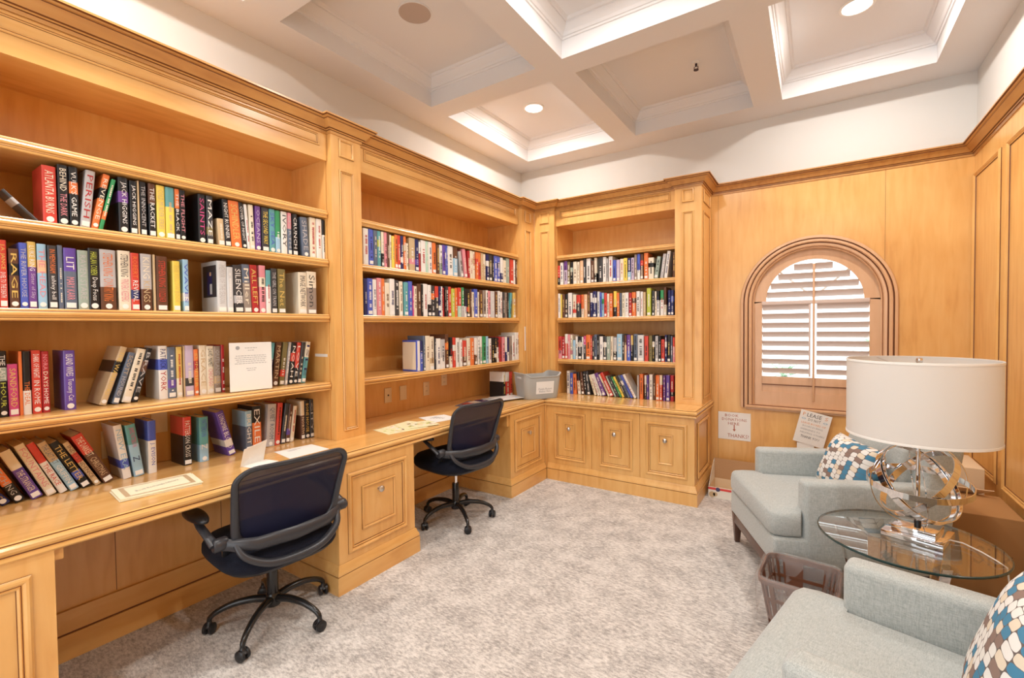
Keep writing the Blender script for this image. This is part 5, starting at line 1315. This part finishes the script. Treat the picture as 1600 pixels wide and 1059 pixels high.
# ------------------------------------------------------------------ armchairs
def armchair(label, x, y, rz):
    t = empty('armchair', (x, y, 0), rz, label, 'armchair', 'pale blue-grey armchairs')
    W2, SB, ZA, ZC, ZS, ZW = .370, .145, .635, .345, .478, .194
    m = M(); m.box(.0, .76, -W2, W2, ZW, ZC); m.build('seat_base', UPHOL, t, bevel=.018, seg=4)
    for sd in (-1, 1):
        a, b = (W2-.098, W2+.002) if sd > 0 else (-W2-.002, -W2+.098)
        m = M(); m.box(SB, .80, a, b, ZW, ZA); m.build('armrest', UPHOL, t, bevel=.026, seg=5)
    # T cushion
    yi = W2-.100; cr = .05
    poly = [(-.012, -W2+cr), (.0, -W2+.015), (cr, -W2), (SB-.012, -W2), (SB-.008, -yi), (.62, -yi), (.62, yi), (SB-.008, yi), (SB-.012, W2), (cr, W2), (.0, W2-.015), (-.012, W2-cr)]
    m = M(); 
    def ins(p, f): return [(.3+(x_-.3)*f, y_*f) for x_, y_ in p]
    m.loft([[(x_, y_, ZC+.003) for x_, y_ in ins(poly, .97)], [(x_, y_, ZC+.025) for x_, y_ in ins(poly, 1.0)], [(x_, y_, ZS-.05) for x_, y_ in ins(poly, 1.004)], [(x_, y_, ZS-.018) for x_, y_ in ins(poly, .99)], [(x_, y_, ZS-.002) for x_, y_ in ins(poly, .94)], [(x_, y_, ZS+.006) for x_, y_ in ins(poly, .8)]])
    o = m.build('seat_cushion', UPHOL, t, bevel=.012, seg=4)
    m = M(); m.loft([[(.60+.10*f, yy, z) for yy, z in ()] for f in ()]) if 0 else None
    m = M(); m.loft([[(.655, -W2+.004, ZC-.02), (.80, -W2+.004, ZC-.02), (.80, W2-.004, ZC-.02), (.655, W2-.004, ZC-.02)], [(.68, -W2+.004, ZA), (.83, -W2+.004, ZA), (.83, W2-.004, ZA), (.68, W2-.004, ZA)], [(.715, -W2+.01, .83), (.865, -W2+.01, .83), (.865, W2-.01, .83), (.715, W2-.01, .83)]]); m.build('backrest', UPHOL, t, bevel=.03, seg=5)
    m = M(); m.loft([[(.59, -yi+.004, ZS), (.70, -yi+.004, ZS), (.70, yi-.004, ZS), (.59, yi-.004, ZS)], [(.625, -yi+.002, .66), (.72, -yi+.002, .66), (.72, yi-.002, .66), (.625, yi-.002, .66)], [(.66, -yi+.006, .80), (.73, -yi+.006, .80), (.73, yi-.006, .80), (.66, yi-.006, .80)]]); m.build('back_cushion', UPHOL, t, bevel=.03, seg=5)
    m = M()
    for (a, b, c, d) in ((.008, .032, -W2+.05, W2-.05), (.73, .755, -W2+.05, W2-.05), (.05, .72, -W2+.008, -W2+.03), (.05, .72, W2-.03, W2-.008)): m.box(a, b, c, d, .135, ZW)
    m.build('base_rail', DARKWOOD, t, bevel=.002)
    for lx, ly in ((.005, W2-.005), (.005, -W2+.005), (.755, W2-.005), (.755, -W2+.005)):
        sx = 1 if lx < .3 else -1; sy = -1 if ly > 0 else 1
        m = M(); m.loft([[(lx+sx*.012, ly+sy*.012, 0), (lx+sx*.04, ly+sy*.012, 0), (lx+sx*.04, ly+sy*.04, 0), (lx+sx*.012, ly+sy*.04, 0)], [(lx, ly, ZW), (lx+sx*.055, ly, ZW), (lx+sx*.055, ly+sy*.055, ZW), (lx, ly+sy*.055, ZW)]]); m.build('leg', DARKWOOD, t, bevel=.002)
    return t
armchair('pale blue-grey armchair by the window wall, behind the waste bin', 2.505, -1.494, .413)
armchair('pale blue-grey armchair nearest the camera, cut by the picture corner', 2.703, -2.869, -.23)
def pillow(label, loc, rot, w_=.46, h_=.34, th=.075):
    n = 16; m = M(); uv = []
    for sgn in (1, -1):
        i0 = len(m.v)
        for j in range(n+1):
            for i in range(n+1):
                u, v = -1+2*i/n, -1+2*j/n; f = (max(0, 1-u**4)*max(0, 1-v**4))**.55
                px = u*w_/2*(1-.06*(1-abs(v))*abs(u)**3*1.0); pz = v*h_/2*(1-.06*(1-abs(u))*abs(v)**3)
                m.v.append((sgn*th*f, px, pz)); uv.append(((u+1)/2*(w_/.46), (v+1)/2*(h_/.46)))
        for j in range(n):
            for i in range(n): a = i0+j*(n+1)+i; m.f.append((a, a+1, a+n+2, a+n+1)); m.m.append(0)
    me = bpy.data.meshes.new('throw_pillow'); me.from_pydata(m.v, [], m.f); me.materials.append(PILLOW)
    l = me.uv_layers.new(name='UVMap')
    for lp in me.loops: l.data[lp.index].uv = uv[lp.vertex_index]
    bm = bmesh.new(); bm.from_mesh(me); bmesh.ops.remove_doubles(bm, verts=bm.verts, dist=.0005); bmesh.ops.recalc_face_normals(bm, faces=bm.faces); bm.to_mesh(me); bm.free()
    me.polygons.foreach_set('use_smooth', [True]*len(me.polygons))
    o = bpy.data.objects.new('throw_pillow', me); COL.objects.link(o); o.location = loc; o.rotation_euler = rot
    return tag(o, label, 'pillow', 'mosaic patterned throw pillows')
def local(x, y, rz, p): c, s = math.cos(rz), math.sin(rz); return (x+p[0]*c-p[1]*s, y+p[0]*s+p[1]*c, p[2])
pillow('mosaic patterned pillow on the far armchair, behind the chrome lamp', local(2.505, -1.494, .413, (.50, -.05, .625)), (0, R(22), .38), .46, .33)
pillow('mosaic patterned pillow at the edge of the picture on the nearest armchair', local(2.703, -2.869, -.23, (.545, -.005, .64)), (0, R(18), -.23), .46, .40)

# ------------------------------------------------------------------ side table, lamp
TX, TY, TZ = 3.142, -2.05, .55
t = empty('side_table', (TX, TY, 0), 0, 'round glass side table with chrome legs between the two armchairs', 'side table')
m = M(); m.lathe([(0, TZ-.010), (.300, TZ-.010), (.300, TZ), (0, TZ)], seg=72); m.build('glass_top', TGLASS, t)
m = M(); m.lathe([(.3002, TZ-.010), (.3045, TZ-.008), (.3045, TZ-.002), (.3002, TZ)], seg=72); m.build('glass_rim', GLASSEDGE, t, smooth=True)
for k in range(3):
    a = R(52+120*k); c, s = math.cos(a), math.sin(a)
    m = M(); m.loft([[(r_*c-s*.016, r_*s+c*.016, z), (r_*c+s*.016, r_*s-c*.016, z), ((r_+.006)*c+s*.016, (r_+.006)*s-c*.016, z), ((r_+.006)*c-s*.016, (r_+.006)*s+c*.016, z)] for r_, z in ((.245, .0005), (.20, .15), (.165, .28), (.20, .42), (.235, TZ-.0105))])
    m.build('leg', CHROME, t)
m = M(); m.tube([(.166*math.cos(2*math.pi*k/36), .166*math.sin(2*math.pi*k/36), .28) for k in range(36)], .007, 8, loop=True); m.build('ring_brace', CHROME, t, smooth=True)
LX, LY = 3.185, -2.005
t = empty('table_lamp', (LX, LY, TZ+.0005), R(-20), 'chrome table lamp with interlocking bands and a white drum shade, on the glass table', 'table lamp')
m = M(); m.box(-.098, .098, -.098, .098, 0, .022); m.build('base_plate', CHROME, t, bevel=.0015)
m = M(); m.box(-.07, .07, -.07, .07, .0225, .046); m.build('base_block', CHROME, t, bevel=.0015)
m = M(); m.lathe([(0, .046), (.012, .046), (.012, .066), (0, .066)], seg=16); m.build('neck', BLACKP, t, smooth=True)
m = M(); m.lathe([(0, .066), (.007, .066), (.007, .72), (0, .72)], seg=12); m.build('stem', CHROME, t, smooth=True)
m = M(); m.lathe([(0, .72), (.010, .72), (.013, .727), (.010, .738), (0, .742)], seg=14); m.build('finial', CHROME, t, smooth=True)
CZ, RR = .222, .158
for (rz_, ax, ang, w_, rad) in ((20, 'X', 7, .024, .168), (-25, 'Y', 52, .026, .163), (35, 'Y', -50, .026, .160), (70, 'X', 56, .020, .157), (40, 'X', 90, .0035, .170), (110, 'X', 84, .0035, .169)):
    n = 64; th_ = .003; rings = []
    Mx = Matrix.Rotation(R(rz_), 4, 'Z') @ Matrix.Rotation(R(ang), 4, ax)
    for q in range(n):
        a = 2*math.pi*q/n; c, s = math.cos(a), math.sin(a)
        rings.append([Mx @ Vector(((rad+dr)*c, (rad+dr)*s, dz)) + Vector((0, 0, CZ)) for dr, dz in ((0, -w_/2), (th_, -w_/2), (th_, w_/2), (0, w_/2))])
    m = M(); m.loft(rings, loop=True); m.build('chrome_band' if w_ > .01 else 'wire_ring', CHROME, t, smooth=True, angle=40)
m = M(); m.box(-.0015, .0015, -.012, .012, .066, .40); m.build('flat_bar', CHROME, t)
m = M(); n = 72; SR = .243; zt, zb = 1.283-TZ, .965-TZ
m.lathe([(SR, zb), (SR, zt), (SR-.002, zt), (SR-.002, zb)], seg=n); m.f = m.f[:-2]; m.m = m.m[:-2]
# join the inner and outer skins at the lower edge
for k in range(n): k2 = (k+1) % n; m.f.append((k, k2, 3*n+k2, 3*n+k)); m.m.append(0)
sh = m.build('drum_shade', SHADE, t, smooth=True, angle=50)
for z in (zb+.004, zt-.004):
    m = M(); m.lathe([(SR+.0004, z-.005), (SR+.0016, z-.004), (SR+.0016, z+.004), (SR+.0004, z+.005)], seg=n); m.build('shade_trim', PAPER, sh, smooth=True)
m = M()
for k in range(3): a = R(20+120*k); m.tube([(0, 0, .70), (SR*.5*math.cos(a), SR*.5*math.sin(a), .70), ((SR-.003)*math.cos(a), (SR-.003)*math.sin(a), zt-.006)], .0016, 6)
m.build('shade_spider', CHROME, t)
m = M(); m.lathe([(0, .48), (.018, .48), (.018, .55), (0, .55)], seg=16); m.build('socket', BLACKP, t, smooth=True)
m = M(); m.tube([(.095, .03, .008), (.13, .04, .006), (.19, .0, .004), (.235, -.05, .005), (.262, -.05, -.01), (.27, -.04, -.1), (.275, -.02, -.3), (.27, .05, -.535), (.3, .2, -.545)], .0028, 6); m.build('power_cord', ACRYL if 0 else WHITEP, t, smooth=True)

# ------------------------------------------------------------------ waste basket with clear liner
t = empty('waste_basket', (2.772, -2.005, 0), R(-4), 'brown slatted waste basket with a crumpled clear liner between the armchairs', 'waste basket')
def sq(hw, z, n=48, e=.28, jit=0, rr=None):
    P = []
    for k in range(n):
        a = 2*math.pi*k/n; c, s = math.cos(a), math.sin(a)
        P.append((hw*math.copysign(abs(c)**e, c)*(1+(rr.uniform(-jit, jit) if rr else 0)), hw*math.copysign(abs(s)**e, s)*(1+(rr.uniform(-jit, jit) if rr else 0)), z+(rr.uniform(-jit, jit)*.12 if rr else 0)))
    return P
for k in range(24):     # slats of the tapering body
    pass
m = M(); m.loft([sq(.110, 0), sq(.112, .012), sq(.104, .012), sq(.104, .004)]); 
N_ = 40; B0, B1 = sq(.112, .008, N_), sq(.152, .255, N_)
for k in range(0, N_, 2):
    a, b, c, d = Vector(B0[k]), Vector(B0[(k+1) % N_]), Vector(B1[(k+1) % N_]), Vector(B1[k]); i = [v*.965 for v in (a, b, c, d)]
    for v, z in zip(i, (a, b, c, d)): v.z = z.z
    m.loft([[a, b, i[1], i[0]], [d, c, i[2], i[3]]])
for z, hw in ((.08, .1238), (.17, .1383)): m.loft([sq(hw, z), sq(hw+.001, z+.014), sq(hw-.005, z+.014), sq(hw-.006, z)], loop=True)
m.loft([sq(.150, .248), sq(.158, .25), sq(.160, .268), sq(.156, .274), sq(.150, .272), sq(.147, .25)], loop=True)
m.build('slatted_body', BROWNP, t, smooth=True, angle=40)
q = random.Random(8); m = M()
m.loft([sq(.162, .10, 72, jit=.02, rr=q), sq(.166, .17, 72, jit=.03, rr=q), sq(.168, .24, 72, jit=.02, rr=q), sq(.166, .276, 72, jit=.012, rr=q), sq(.158, .283, 72, jit=.015, rr=q), sq(.146, .275, 72, jit=.03, rr=q), sq(.138, .20, 72, jit=.05, rr=q), sq(.122, .10, 72, jit=.05, rr=q), sq(.09, .02, 72, jit=.03, rr=q)], cap=False)
m.build('clear_liner', LINER, t, smooth=True, angle=60)
m = M(); m.loft([[(-.165, -.10, .262), (-.165, .12, .262), (-.166, .14, .262)], [(-.20, -.12, .16), (-.205, .10, .17), (-.19, .13, .17)], [(-.215, -.13, .05), (-.23, .06, .06), (-.20, .10, .06)]], closed_ring=False, cap=False); m.build('liner_drape', LINER, t, smooth=True)
